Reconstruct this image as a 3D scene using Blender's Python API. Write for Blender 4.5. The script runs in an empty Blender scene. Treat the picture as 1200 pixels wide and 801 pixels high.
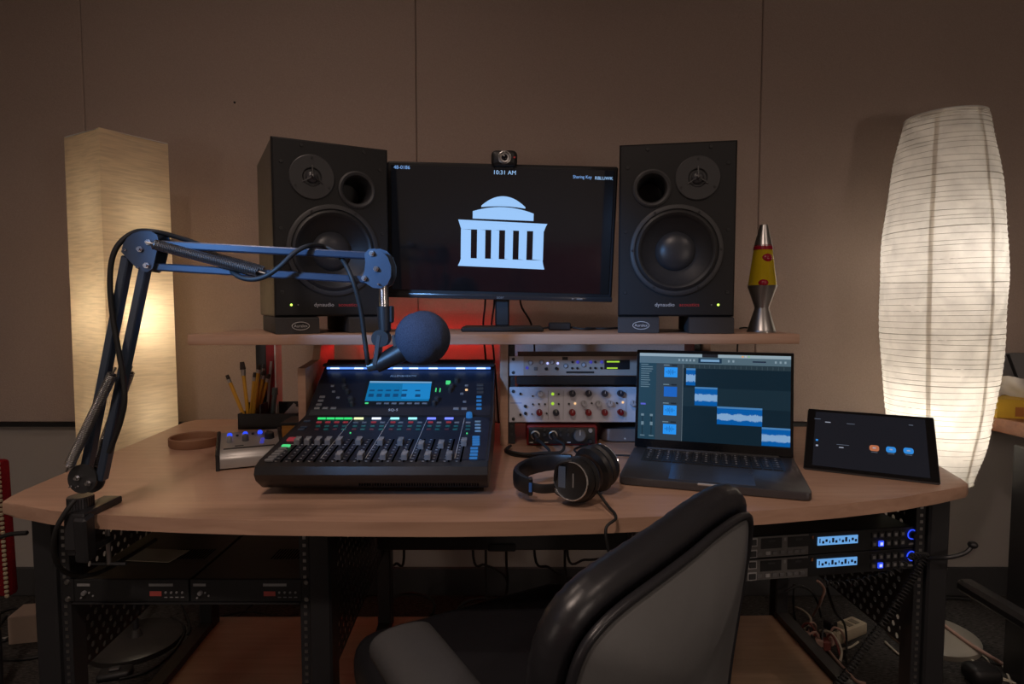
import bpy, bmesh, math, random
from mathutils import Vector, Matrix
random.seed(7)
PI = math.pi
scene = bpy.context.scene
C = scene.collection

# ------------------------------------------------------------------ camera
FPX, PITCH, CAMH = 710.0, 0.0598, 1.095
cd = bpy.data.cameras.new('camera'); cam = bpy.data.objects.new('camera', cd); C.objects.link(cam)
cd.sensor_width = 36.0; cd.lens = FPX / 1200 * 36.0; cd.clip_start = 0.02
cam.location = (0, 0, CAMH); cam.rotation_euler = (PI / 2 - PITCH, 0, 0)
scene.camera = cam
# ------------------------------------------------------------------ world, exposure
w = bpy.data.worlds.new('world'); scene.world = w; w.use_nodes = True
w.node_tree.nodes['Background'].inputs[0].default_value = (1.0, 0.9, 0.82, 1)
w.node_tree.nodes['Background'].inputs[1].default_value = 0.0
scene.view_settings.view_transform = 'Standard'; scene.view_settings.look = 'None'
scene.view_settings.gamma = 1.0; scene.view_settings.use_curve_mapping = False
scene.view_settings.exposure = 0.0
LAMP_L, LAMP_R, RED_E, CEIL, BLUE_W, GLOBE = 4.8, 5.6, 9.0, 15.0, 80.0, 25.0

# ------------------------------------------------------------------ pixel rays
_F = Vector((0, math.cos(PITCH), -math.sin(PITCH))); _U = Vector((0, math.sin(PITCH), math.cos(PITCH))); _R = Vector((1, 0, 0))
CAM = Vector((0, 0, CAMH))
def ray(x, y): return _F + _R * ((x - 600) / FPX) + _U * ((400.5 - y) / FPX)
def onz(x, y, z):
    d = ray(x, y); return CAM + d * ((z - CAMH) / d.z)
def aty(x, y, Y):
    d = ray(x, y); return CAM + d * (Y / d.y)
def onplane(x, y, p, n):
    d = ray(x, y); return CAM + d * ((p - CAM).dot(n) / d.dot(n))

# ------------------------------------------------------------------ materials
MATS = {}
def mat(name, col, rough=0.6, metal=0.0, emit=None, es=0.0, spec=0.5, bump=None, trans=0.0, alpha=1.0):
    if name in MATS: return MATS[name]
    m = bpy.data.materials.new(name); m.use_nodes = True; nt = m.node_tree
    b = nt.nodes['Principled BSDF']
    b.inputs['Base Color'].default_value = (*col, 1); b.inputs['Roughness'].default_value = rough
    b.inputs['Metallic'].default_value = metal; b.inputs['Specular IOR Level'].default_value = spec
    if emit: b.inputs['Emission Color'].default_value = (*emit, 1); b.inputs['Emission Strength'].default_value = es
    if trans: b.inputs['Transmission Weight'].default_value = trans
    # gentle procedural variation so that no surface is dead flat
    tc = nt.nodes.new('ShaderNodeTexCoord'); nz = nt.nodes.new('ShaderNodeTexNoise')
    nz.inputs['Scale'].default_value = bump[0] if bump else 40.0; nz.inputs['Detail'].default_value = 4
    nt.links.new(tc.outputs['Object'], nz.inputs['Vector'])
    mr = nt.nodes.new('ShaderNodeMapRange'); mr.inputs['To Min'].default_value = max(0, rough - 0.06); mr.inputs['To Max'].default_value = min(1, rough + 0.06)
    nt.links.new(nz.outputs['Fac'], mr.inputs['Value']); nt.links.new(mr.outputs['Result'], b.inputs['Roughness'])
    if bump:
        bp = nt.nodes.new('ShaderNodeBump'); bp.inputs['Strength'].default_value = bump[1]; bp.inputs['Distance'].default_value = bump[2]
        nt.links.new(nz.outputs['Fac'], bp.inputs['Height']); nt.links.new(bp.outputs['Normal'], b.inputs['Normal'])
    MATS[name] = m; return m

def wood(name, c1, c2, scale=(1.5, 22, 22), rough=0.38):
    m = mat(name, c1, rough); nt = m.node_tree; b = nt.nodes['Principled BSDF']
    tc = nt.nodes.new('ShaderNodeTexCoord'); mp = nt.nodes.new('ShaderNodeMapping'); mp.inputs['Scale'].default_value = scale
    nz = nt.nodes.new('ShaderNodeTexNoise'); nz.inputs['Scale'].default_value = 3.0; nz.inputs['Detail'].default_value = 7; nz.inputs['Distortion'].default_value = 0.6
    cr = nt.nodes.new('ShaderNodeValToRGB'); cr.color_ramp.elements[0].color = (*c2, 1); cr.color_ramp.elements[1].color = (*c1, 1)
    cr.color_ramp.elements[0].position = 0.3; cr.color_ramp.elements[1].position = 0.65
    nt.links.new(tc.outputs['Object'], mp.inputs['Vector']); nt.links.new(mp.outputs['Vector'], nz.inputs['Vector'])
    nt.links.new(nz.outputs['Fac'], cr.inputs['Fac']); nt.links.new(cr.outputs['Color'], b.inputs['Base Color'])
    return m

def fabric(name, c1, c2, scale, rough=0.95, bump=0.3, dist=0.002):
    m = mat(name, c1, rough); nt = m.node_tree; b = nt.nodes['Principled BSDF']; b.inputs['Specular IOR Level'].default_value = 0.15
    tc = nt.nodes.new('ShaderNodeTexCoord')
    facs = []
    for s in (scale, (scale[2], scale[1], scale[0])):
        mp = nt.nodes.new('ShaderNodeMapping'); mp.inputs['Scale'].default_value = s
        nz = nt.nodes.new('ShaderNodeTexNoise'); nz.inputs['Scale'].default_value = 1.0; nz.inputs['Detail'].default_value = 3
        nt.links.new(tc.outputs['Object'], mp.inputs['Vector']); nt.links.new(mp.outputs['Vector'], nz.inputs['Vector']); facs.append(nz.outputs['Fac'])
    ad = nt.nodes.new('ShaderNodeMath'); ad.operation = 'AVERAGE' if False else 'ADD'
    nt.links.new(facs[0], ad.inputs[0]); nt.links.new(facs[1], ad.inputs[1])
    mr = nt.nodes.new('ShaderNodeMapRange'); mr.inputs['From Min'].default_value = 0.7; mr.inputs['From Max'].default_value = 1.3
    nt.links.new(ad.outputs[0], mr.inputs['Value'])
    mx = nt.nodes.new('ShaderNodeMix'); mx.data_type = 'RGBA'; mx.inputs[6].default_value = (*c2, 1); mx.inputs[7].default_value = (*c1, 1)
    nt.links.new(mr.outputs['Result'], mx.inputs[0]); nt.links.new(mx.outputs[2], b.inputs['Base Color'])
    bp = nt.nodes.new('ShaderNodeBump'); bp.inputs['Strength'].default_value = bump; bp.inputs['Distance'].default_value = dist
    nt.links.new(mr.outputs['Result'], bp.inputs['Height']); nt.links.new(bp.outputs['Normal'], b.inputs['Normal'])
    return m

def paper(name, col, scale, tcol):
    """translucent lamp paper: diffuse + translucent, fibres drawn by stretched noise"""
    m = bpy.data.materials.new(name); m.use_nodes = True; nt = m.node_tree; nt.nodes.remove(nt.nodes['Principled BSDF'])
    out = nt.nodes['Material Output']
    tc = nt.nodes.new('ShaderNodeTexCoord'); mp = nt.nodes.new('ShaderNodeMapping'); mp.inputs['Scale'].default_value = scale
    nz = nt.nodes.new('ShaderNodeTexNoise'); nz.inputs['Scale'].default_value = 1; nz.inputs['Detail'].default_value = 6; nz.inputs['Distortion'].default_value = 0.4
    nt.links.new(tc.outputs['Object'], mp.inputs['Vector']); nt.links.new(mp.outputs['Vector'], nz.inputs['Vector'])
    cr = nt.nodes.new('ShaderNodeValToRGB'); cr.color_ramp.elements[0].position = 0.3; cr.color_ramp.elements[1].position = 0.62
    cr.color_ramp.elements[0].color = (*[c * 0.68 for c in tcol], 1); cr.color_ramp.elements[1].color = (*tcol, 1)
    nt.links.new(nz.outputs['Fac'], cr.inputs['Fac'])
    d = nt.nodes.new('ShaderNodeBsdfDiffuse'); d.inputs[0].default_value = (*col, 1)
    t = nt.nodes.new('ShaderNodeBsdfTranslucent'); nt.links.new(cr.outputs['Color'], t.inputs[0])
    mx = nt.nodes.new('ShaderNodeMixShader'); mx.inputs[0].default_value = 0.5
    bp = nt.nodes.new('ShaderNodeBump'); bp.inputs['Strength'].default_value = 0.4; bp.inputs['Distance'].default_value = 0.003
    nt.links.new(nz.outputs['Fac'], bp.inputs['Height']); nt.links.new(bp.outputs['Normal'], d.inputs['Normal'])
    nt.links.new(d.outputs[0], mx.inputs[1]); nt.links.new(t.outputs[0], mx.inputs[2]); nt.links.new(mx.outputs[0], out.inputs[0])
    MATS[name] = m; return m

def glow(name, col, s): return mat(name, tuple(min(1, c * 0.15) for c in col), 0.35, emit=col, es=s, spec=0.2)

BLK = mat('black_plastic', (0.012, 0.012, 0.013), 0.45)
BLKM = mat('black_metal', (0.02, 0.02, 0.022), 0.42, spec=0.5)
DGR = mat('charcoal_plastic', (0.035, 0.035, 0.037), 0.5)
MGR = mat('grey_plastic', (0.16, 0.16, 0.165), 0.5)
LGR = mat('light_grey_plastic', (0.4, 0.4, 0.4), 0.5)
WHT = mat('white_plastic', (0.7, 0.69, 0.66), 0.5)
CHR = mat('chrome', (0.75, 0.75, 0.77), 0.18, 1.0)
STL = mat('brushed_steel', (0.45, 0.44, 0.43), 0.34, 1.0)
RUB = mat('black_rubber', (0.01, 0.01, 0.01), 0.6)
RED = mat('red_plastic', (0.35, 0.02, 0.02), 0.4)
WOOD = wood('maple_laminate', (0.5, 0.31, 0.215), (0.42, 0.25, 0.17))
PRINTW = mat('white_print', (0.55, 0.55, 0.55), 0.6)
PRINTG = mat('grey_print', (0.22, 0.22, 0.22), 0.6)
PRINTR = mat('red_print', (0.5, 0.03, 0.03), 0.6)

# ------------------------------------------------------------------ mesh helpers
def new(): return bmesh.new()
def box(bm, c, s, bev=0.0, M=None, seg=1):
    r = bmesh.ops.create_cube(bm, size=1.0, matrix=(M or Matrix()) @ Matrix.Translation(Vector(c)) @ Matrix.Diagonal((*s, 1)))
    if bev:
        ed = list({e for v in r['verts'] for e in v.link_edges})
        bmesh.ops.bevel(bm, geom=ed, offset=bev, segments=seg, affect='EDGES', profile=0.5)
    return bm
def frame(d):
    d = d.normalized(); a = Vector((0, 0, 1)) if abs(d.z) < 0.9 else Vector((1, 0, 0))
    u = d.cross(a).normalized(); return u, d.cross(u).normalized()
def cyl(bm, p0, p1, r0, r1=None, n=16, caps=True):
    p0, p1 = Vector(p0), Vector(p1); r1 = r0 if r1 is None else r1
    u, v = frame(p1 - p0)
    A = [bm.verts.new(p0 + (u * math.cos(2 * PI * i / n) + v * math.sin(2 * PI * i / n)) * r0) for i in range(n)]
    B = [bm.verts.new(p1 + (u * math.cos(2 * PI * i / n) + v * math.sin(2 * PI * i / n)) * r1) for i in range(n)]
    for i in range(n): bm.faces.new((A[i], A[(i + 1) % n], B[(i + 1) % n], B[i]))
    if caps: bm.faces.new(A[::-1]); bm.faces.new(B)
    return bm
def tube(bm, pts, r, n=8, closed=False, rads=None):
    pts = [Vector(p) for p in pts]; N = len(pts); rings = []; u = None
    for i, p in enumerate(pts):
        if closed: d = pts[(i + 1) % N] - pts[i - 1]
        else: d = pts[min(i + 1, N - 1)] - pts[max(i - 1, 0)]
        d = d.normalized() if d.length > 1e-9 else Vector((0, 0, 1))
        if u is None: u, v = frame(d)
        u = (u - d * u.dot(d)).normalized(); v = d.cross(u)
        rr = rads[i] if rads else r
        rings.append([bm.verts.new(p + (u * math.cos(2 * PI * k / n) + v * math.sin(2 * PI * k / n)) * rr) for k in range(n)])
    for i in range(N if closed else N - 1):
        a, b = rings[i], rings[(i + 1) % N]
        for k in range(n): bm.faces.new((a[k], a[(k + 1) % n], b[(k + 1) % n], b[k]))
    if not closed: bm.faces.new(rings[0][::-1]); bm.faces.new(rings[-1])
    return bm
def smooth(pts, k=6, closed=False):
    P = [Vector(p) for p in pts]; N = len(P); out = []
    for i in range(N if closed else N - 1):
        a, b, c, d = ((P[(i - 1) % N], P[i], P[(i + 1) % N], P[(i + 2) % N]) if closed else (P[max(i - 1, 0)], P[i], P[i + 1], P[min(i + 2, N - 1)]))
        for j in range(k):
            t = j / k
            out.append(0.5 * ((2 * b) + (c - a) * t + (2 * a - 5 * b + 4 * c - d) * t * t + (3 * b - a - 3 * c + d) * t ** 3))
    if not closed: out.append(P[-1])
    return out
def lathe(bm, prof, n=32, M=None, cap=True):
    M = M or Matrix(); rings = []
    for r, z in prof:
        if r < 1e-6: rings.append([bm.verts.new(M @ Vector((0, 0, z)))])
        else: rings.append([bm.verts.new(M @ Vector((r * math.cos(2 * PI * i / n), r * math.sin(2 * PI * i / n), z))) for i in range(n)])
    for a, b in zip(rings, rings[1:]):
        for i in range(n):
            j = (i + 1) % n
            q = [a[i % len(a)], a[j % len(a)], b[j % len(b)], b[i % len(b)]]
            q2 = []
            for v in q:
                if v not in q2: q2.append(v)
            if len(q2) > 2: bm.faces.new(q2)
    if cap:
        if len(rings[0]) > 1: bm.faces.new(rings[0][::-1])
        if len(rings[-1]) > 1: bm.faces.new(rings[-1])
    return bm
def prism(bm, poly, z0, z1, M=None, bev=0.0, seg=2):
    M = M or Matrix()
    A = [bm.verts.new(M @ Vector((x, y, z0))) for x, y in poly]; B = [bm.verts.new(M @ Vector((x, y, z1))) for x, y in poly]
    n = len(poly); fs = [bm.faces.new(A[::-1]), bm.faces.new(B)]
    for i in range(n): fs.append(bm.faces.new((A[i], A[(i + 1) % n], B[(i + 1) % n], B[i])))
    if bev:
        ed = list({e for f in fs[:2] for e in f.edges}); bmesh.ops.bevel(bm, geom=ed, offset=bev, segments=seg, affect='EDGES', profile=0.5)
    return bm
def ball(bm, c, r, s=(1, 1, 1), M=None, u=20, v=12):
    bmesh.ops.create_uvsphere(bm, u_segments=u, v_segments=v, radius=r, matrix=(M or Matrix()) @ Matrix.Translation(Vector(c)) @ Matrix.Diagonal((*s, 1))); return bm
def bar(bm, p0, p1, wd, ht, up=Vector((0, 0, 1)), bev=0.0):
    p0, p1 = Vector(p0), Vector(p1); d = p1 - p0; L = d.length; x = d.normalized()
    z = (Vector(up) - x * Vector(up).dot(x)).normalized(); y = z.cross(x)
    M = Matrix((( x.x, y.x, z.x, 0), (x.y, y.y, z.y, 0), (x.z, y.z, z.z, 0), (0, 0, 0, 1))); M.translation = (p0 + p1) / 2
    return box(bm, (0, 0, 0), (L, wd, ht), bev, M)
AXY = Matrix.Rotation(PI / 2, 4, 'X')           # local z -> -y (towards the viewer)

def obj(name, bm, m, parent=None, sm=0.6, world=False, loc=None):
    me = bpy.data.meshes.new(name)
    bmesh.ops.recalc_face_normals(bm, faces=bm.faces); bm.to_mesh(me); bm.free()
    if world and parent is not None: me.transform(parent['_mi'] if False else wm(parent).inverted())
    me.materials.append(MATS[m] if isinstance(m, str) else m)
    if sm: me.polygons.foreach_set('use_smooth', [True] * len(me.polygons)); me.set_sharp_from_angle(angle=sm)
    o = bpy.data.objects.new(name, me); C.objects.link(o); o.parent = parent
    if loc: o.location = loc
    return o
def wm(o):
    M = Matrix.LocRotScale(o.location, o.rotation_euler, o.scale)
    return wm(o.parent) @ M if o.parent else M
def thing(name, label, cat, loc=(0, 0, 0), rz=0, group=None, rot=None):
    o = bpy.data.objects.new(name, None); C.objects.link(o); o.location = loc; o.rotation_euler = rot or (0, 0, rz); o.empty_display_size = 0.05
    o['label'] = label; o['category'] = cat
    if group: o['group'] = group
    return o
def tag(o, label, cat, group=None):
    o['label'] = label; o['category'] = cat
    if group: o['group'] = group
    return o
def base(o):
    """move a world-space mesh's origin to the middle of its underside"""
    me = o.data; vs = [v.co for v in me.vertices]
    c = Vector(((min(v.x for v in vs) + max(v.x for v in vs)) / 2, (min(v.y for v in vs) + max(v.y for v in vs)) / 2, min(v.z for v in vs)))
    me.transform(Matrix.Translation(-c)); o.location = c; return o
def struct(name, bm, m, parent=None, sm=0.5):
    o = obj(name, bm, m, parent, sm)
    if parent is None: o['kind'] = 'structure'
    return o
def dup(o, parent=None, loc=None, M=None):
    c = o.copy(); C.objects.link(c); c.parent = parent
    if loc is not None: c.location = loc
    return c
def text(body, size, m, parent, M, name='lettering', ext=0.0002, align='CENTER', wide=1.0):
    cu = bpy.data.curves.new(name, 'FONT'); cu.body = body; cu.size = size; cu.extrude = ext; cu.align_x = align; cu.align_y = 'CENTER'; cu.resolution_u = 3
    t = bpy.data.objects.new('tmp', cu); C.objects.link(t)
    me = bpy.data.meshes.new_from_object(t); bpy.data.objects.remove(t); bpy.data.curves.remove(cu)
    me.transform(M @ Matrix.Diagonal((wide, 1, 1, 1))); me.materials.clear(); me.materials.append(m); me.name = name
    o = bpy.data.objects.new(name, me); C.objects.link(o); o.parent = parent; return o
def cable(name, label, pts, r, m=None, group=None, k=6, n=6):
    return base(tag(obj(name, tube(new(), smooth(pts, k), r, n), m or RUB, sm=1.2), label, 'cable', group))
def quadsheet(bm, pts, th, nrm):
    """a thin plate from a planar outline, thickness th along -nrm"""
    A = [bm.verts.new(p) for p in pts]; B = [bm.verts.new(Vector(p) - nrm * th) for p in pts]; n = len(pts)
    bm.faces.new(A); bm.faces.new(B[::-1])
    for i in range(n): bm.faces.new((A[i], B[i], B[(i + 1) % n], A[(i + 1) % n]))
    return bm

# ================================================================== THE ROOM
WY = 2.24                                       # painted wall; the fabric panels stand 3 cm in front of it
WALLF = fabric('tackable_wall_fabric', (0.46, 0.365, 0.315), (0.40, 0.315, 0.27), (160, 160, 420), bump=0.35, dist=0.0012)
WALLP = mat('grey_wall_paint', (0.42, 0.39, 0.36), 0.8, bump=(60, 0.1, 0.001))
CARP = fabric('carpet_tile_pile', (0.13, 0.12, 0.112), (0.03, 0.028, 0.026), (60, 330, 60), bump=1.0, dist=0.006)
X0, X1, YB, ZC = -2.7, 2.8, -2.6, 2.75
struct('floor', box(new(), ((X0 + X1) / 2, (YB + WY) / 2, -0.05), (X1 - X0 + 0.4, WY - YB + 0.4, 0.1)), CARP)
struct('ceiling', box(new(), ((X0 + X1) / 2, (YB + WY) / 2, ZC + 0.05), (X1 - X0 + 0.4, WY - YB + 0.4, 0.1)), mat('ceiling_paint', (0.55, 0.54, 0.52), 0.9))
wb = struct('wall_back', box(new(), ((X0 + X1) / 2, WY + 0.05, ZC / 2), (X1 - X0 + 0.4, 0.1, ZC)), WALLP)
PF = WY - 0.03
sx = [aty(95, 50, PF).x, aty(487.5, 100, PF).x, aty(892.5, 100, PF).x]
edges = [X0, sx[0], sx[1], sx[2], sx[2] + (sx[2] - sx[1]), X1]
pz = aty(40, 495, PF).z
for a, b in zip(edges, edges[1:]):
    struct('wall_panel', box(new(), ((a + b) / 2, WY - 0.0145, (pz + ZC) / 2), (b - a - 0.002, 0.029, ZC - pz - 0.004), 0.003), WALLF, wb)
obj('panel_shadow_strip', box(new(), ((X0 + X1) / 2, WY - 0.011, pz - 0.009), (X1 - X0, 0.022, 0.016)), BLK, wb)  # black strip stands in for the shadow gap below the panels
struct('wall_left', box(new(), (X0 - 0.05, (YB + WY) / 2, ZC / 2), (0.1, WY - YB, ZC)), WALLP)
struct('wall_right', box(new(), (X1 + 0.05, (YB + WY) / 2, ZC / 2), (0.1, WY - YB, ZC)), WALLP)
struct('wall_front', box(new(), ((X0 + X1) / 2, YB - 0.05, ZC / 2), (X1 - X0 + 0.4, 0.1, ZC)), WALLP)
struct('baseboard_back', box(new(), ((X0 + X1) / 2, WY - 0.006, 0.055), (X1 - X0, 0.012, 0.11), 0.003), mat('vinyl_base', (0.05, 0.05, 0.052), 0.6))
b = new(); cyl(b, (aty(275, 120, PF).x, PF - 0.004, aty(275, 120, PF).z), (aty(275, 120, PF).x, PF, aty(275, 120, PF).z), 0.003, 0.004, 10)
obj('panel_pin', b, BLK, wb)

# recessed ceiling downlights: the room's own lights
def downlight(x, y, pw, label, r=0.08):
    t = thing('ceiling_light', label, 'ceiling light', (x, y, ZC))
    b = new(); lathe(b, [(r + 0.03, 0), (r + 0.03, -0.006), (r + 0.005, -0.012), (r, -0.008), (r, 0)], 32, cap=False); obj('trim_ring', b, WHT, t)
    b = new(); cyl(b, (0, 0, -0.001), (0, 0, -0.004), r, n=32); obj('diffuser', b, glow('downlight_diffuser', (1.0, 0.9, 0.8), 1.0), t)
    l = bpy.data.lights.new('downlight_lamp', 'AREA'); l.shape = 'DISK'; l.size = r * 2; l.energy = pw; l.color = (1.0, 0.78, 0.66); l.spread = math.radians(145)
    o = bpy.data.objects.new('downlight_lamp', l); C.objects.link(o); o.parent = t; o.location = (0, 0, -0.015)
downlight(-0.40, -0.45, CEIL * 1.0, 'recessed ceiling downlight in front of the sofa')
downlight(-0.70, 1.0, CEIL * 0.22, 'recessed ceiling downlight above the boom arm')
downlight(1.5, -0.6, CEIL * 0.5, 'recessed ceiling downlight on the tissue table side')

# globe floor lamps added behind the camera as fill light
def fill_globe(x, y, st, label):
    gl = thing('fill_globe', label, 'lamp', (x, y, 0))
    b = new(); lathe(b, [(0, 0), (0.13, 0), (0.13, 0.015), (0.02, 0.025), (0.011, 0.05), (0.011, 0.88), (0.03, 0.9), (0, 0.9)], 28); obj('stand', b, BLKM, gl)
    b = new(); ball(b, (0, 0, 1.01), 0.12); obj('glass_globe', b, glow('globe_glass_%d' % int(st), (1.0, 0.82, 0.70), st), gl)
fill_globe(1.35, -0.95, GLOBE, 'brighter added fill lamp with white glass globe at one end of the sofa')
fill_globe(-1.5, -1.0, GLOBE * 0.55, 'dimmer added fill lamp with white glass globe at one end of the sofa')

# small blue LED panel on a stand beside the sofa, aimed at the microphone
bs = thing('led_panel_light', 'small blue LED panel light on a thin floor stand', 'light', (-0.85, 0.12, 0))
b = new(); cyl(b, (0, 0, 0.02), (0, 0, 1.40), 0.009, n=10); obj('stand_pole', b, BLKM, bs)
for k in range(3):
    a = 2 * PI * k / 3; b = new(); bar(b, (0, 0, 0.25), (0.25 * math.cos(a), 0.25 * math.sin(a), 0.01), 0.012, 0.012); obj('stand_leg', b, BLKM, bs)
dv = (Vector((-0.27, 1.06, 1.14)) - Vector((-0.85, 0.12, 1.46))); qr = dv.to_track_quat('-Z', 'Y')
b = new(); box(b, (0, 0, 0.012), (0.18, 0.12, 0.02), 0.004); b.transform(Matrix.LocRotScale(Vector((0, 0, 1.46)), qr, None)); obj('panel_housing', b, BLK, bs)
b = new(); box(b, (0, 0, 0.001), (0.16, 0.10, 0.003)); b.transform(Matrix.LocRotScale(Vector((0, 0, 1.46)), qr, None)); obj('panel_diffuser', b, glow('blue_panel', (0.1, 0.3, 1.0), 2.0), bs)
l = bpy.data.lights.new('led_panel_lamp', 'SPOT'); l.energy = BLUE_W; l.color = (0.2, 0.48, 1.0); l.spot_size = math.radians(33); l.spot_blend = 0.7; l.shadow_soft_size = 0.06
o = bpy.data.objects.new('led_panel_lamp', l); C.objects.link(o); o.parent = bs; o.rotation_euler = qr.to_euler(); o.location = Vector((0, 0, 1.46)) + dv.normalized() * 0.07

# ================================================================== DESK
ZD = 0.74
desk = thing('studio_desk', 'wide maple-topped studio desk on black steel rack legs, curved front edge', 'desk', (0, 1.45, 0))
fe = [(0.0 + onz(x, y, ZD).x, onz(x, y, ZD).y) for x, y in [(16, 590), (60, 598), (120, 603), (210, 607), (300, 609.5), (410, 611), (520, 611.5), (610, 610.5), (700, 608), (800, 603.5), (900, 597.5), (980, 591), (1050, 583.5), (1100, 575)]]
bl = onz(232, 491, ZD); le = onz(22, 577, ZD)
poly = [(onz(9, 586, ZD).x - 0.006, onz(9, 587, ZD).y)] + fe + [(0.898, 1.178), (0.915, 1.195), (0.922, 1.222), (0.945, 1.31), (0.985, 1.5), (0.99, 1.7), (0.97, 1.745), (0.9, 1.76), (bl.x + 0.05, bl.y + 0.005), (bl.x, bl.y - 0.01), (bl.x - 0.02, bl.y - 0.05), (le.x - 0.004, le.y + 0.02), (le.x, le.y - 0.02)]
obj('desktop', prism(new(), poly, ZD - 0.025, ZD, bev=0.0035), WOOD, desk, world=True)
LF, RF = [(-0.88, 1.135), (-0.362, 1.135), (-0.925, 1.80), (-0.386, 1.80)], [(0.36, 1.14), (0.862, 1.22), (0.335, 1.80), (0.842, 1.86)]
UND = ZD - 0.0255
for (fl, fr_, bl_, br_) in (LF, RF):
    for i, (x, y) in enumerate((fl, fr_, bl_, br_)):
        b = new(); box(b, (x, y, UND / 2 + 0.005), (0.042 if i < 2 else 0.04, 0.05, UND - 0.01), 0.004)
        lg = obj('leg', b, BLKM, desk, world=True)
        b = new(); cyl(b, (x, y, 0), (x, y, 0.012), 0.02, n=12); obj('foot', b, RUB, lg, world=True)
    for (a, c) in ((fl, bl_), (fr_, br_)):
        bar_ = new(); bar(bar_, (*a, 0.115), (*c, 0.115), 0.035, 0.05); obj('bottom_rail', bar_, BLKM, desk, world=True)
        bar_ = new(); bar(bar_, (*a, UND - 0.02), (*c, UND - 0.02), 0.03, 0.035); obj('top_rail', bar_, BLKM, desk, world=True)
    # rack rails with square holes beside the front legs
    for (p, s) in ((fl, 1), (fr_, -1)):
        b = new(); x = p[0] + s * 0.031
        box(b, (x, p[1] - 0.012, 0.36), (0.019, 0.003, 0.68)); box(b, (x + s * 0.009, p[1] + 0.005, 0.36), (0.002, 0.036, 0.68))
        rl = obj('rack_rail', b, BLKM, desk, world=True)
        b = new()
        for k in range(46):
            box(b, (x, p[1] - 0.0142, 0.05 + k * 0.01482 - (0.0016 if k % 3 == 0 else 0)), (0.006, 0.0012, 0.006))
        o = obj('rail_hole', b, STL, rl, 0, world=True); o['kind'] = 'stuff'

def perforated(bm, A, B, z0, z1, pitch=0.025, hr=0.0062, th=0.0016, n=8):
    A, B = Vector((*A, 0)), Vector((*B, 0)); d = (B - A); U = d.length; d.normalize(); nr = Vector((d.y, -d.x, 0))
    cols = int((U - 0.03) / pitch); rows = int((z1 - z0 - 0.02) / (pitch * 0.8)); rh = (z1 - z0) / rows; cw = U / (cols + 0.5)
    def P(u, v, s): return A + d * u + Vector((0, 0, z0 + v)) + nr * (s * th / 2)
    def sq(u0, u1, v0, v1):
        for s in (-1, 1): bm.faces.new([bm.verts.new(P(*q, s)) for q in ((u0, v0), (u1, v0), (u1, v1), (u0, v1))])
    for r in range(rows):
        off = (r % 2) * cw / 2
        if r % 2: sq(0, cw / 2, r * rh, (r + 1) * rh)
        else: sq(cols * cw, cols * cw + cw / 2, r * rh, (r + 1) * rh)
        for c in range(cols):
            u0 = off + c * cw; uc, vc = u0 + cw / 2, (r + 0.5) * rh
            rings = []
            for s in (-1, 1):
                out, inn = [], []
                for k in range(n):
                    a = 2 * PI * k / n + PI / 8; ca, sa = math.cos(a), math.sin(a); q = max(abs(ca) / (cw / 2), abs(sa) / (rh / 2))
                    out.append(bm.verts.new(P(uc + ca / q, vc + sa / q, s))); inn.append(bm.verts.new(P(uc + ca * hr, vc + sa * hr, s)))
                co = [bm.verts.new(P(u0 + i * cw, (r + j) * rh, s)) for i, j in ((1, 1), (0, 1), (0, 0), (1, 0))]
                for k in range(n):
                    bm.faces.new((out[k], out[(k + 1) % n], inn[(k + 1) % n], inn[k]))
                for k, j in ((0, 0), (2, 1), (4, 2), (6, 3)):
                    bm.faces.new((out[k], co[j], out[k + 1]))
                rings.append(inn)
            for k in range(n): bm.faces.new((rings[0][k], rings[0][(k + 1) % n], rings[1][(k + 1) % n], rings[1][k]))
    return bm
for (fl, fr_, bl_, br_) in (LF, RF):
    for (a, c) in ((fl, bl_), (fr_, br_)):
        obj('perforated_side_panel', perforated(new(), (a[0], a[1] + 0.026), (c[0], c[1] - 0.022), 0.35, UND - 0.04), BLKM, desk, 0, world=True)
b = new(); prism(b, [(-0.895, 1.17), (0.845, 1.24), (0.845, 1.86), (0.5, 1.85), (-0.925, 1.85), (-0.91, 1.8)], 0.10, 0.12, bev=0.002)
obj('lower_shelf', b, wood('maple_laminate_low', (0.46, 0.31, 0.20), (0.38, 0.25, 0.16)), desk, world=True)
b = new(); box(b, (-0.026, 1.62, 0.573), (0.68, 0.018, 0.284), 0.003); mp = obj('modesty_panel', b, DGR, desk, world=True)
pc = aty(588, 641, 1.61)
b = new(); box(b, (pc.x, 1.609, pc.z), (0.075, 0.006, 0.022), 0.0028); obj('pull_recess', b, BLK, mp, world=True)
b = new(); prism(b, [(0.13, 0.70), (0.31, 0.70), (0.31, 0.50), (0.27, 0.50)], 0, 0.012, Matrix.Translation((0, 1.66, 0)) @ AXY); obj('bracket', b, BLKM, desk, world=True)

# ------------------------------------------------------------------ hutch on the desk
ZS = 1.03
hut = thing('desk_hutch', 'long maple shelf board on upright dividers across the desk back', 'shelf', (-0.02, 1.5, ZD))
obj('shelf_board', prism(new(), [(-0.728, 1.358), (0.665, 1.399), (0.675, 1.71), (-0.715, 1.70)], ZS - 0.0235, ZS, bev=0.002), WOOD, hut, world=True)
def divider(x0, x1, prof):
    b = new(); prism(b, prof, x0, x1, Matrix(((0, 0, 1, 0), (1, 0, 0, 0), (0, 1, 0, 0), (0, 0, 0, 1))), bev=0.001); return obj('divider', b, WOOD, hut, world=True)
top = ZS - 0.0238
divider(-0.516, -0.497, [(1.45, ZD), (1.69, ZD), (1.69, top), (1.58, top), (1.56, 0.955), (1.45, 0.945)])
for x in (-0.0305, 0.482): divider(x, x + 0.0205, [(1.528, ZD), (1.69, ZD), (1.69, top), (1.528, top)])
RY = 1.535
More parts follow.
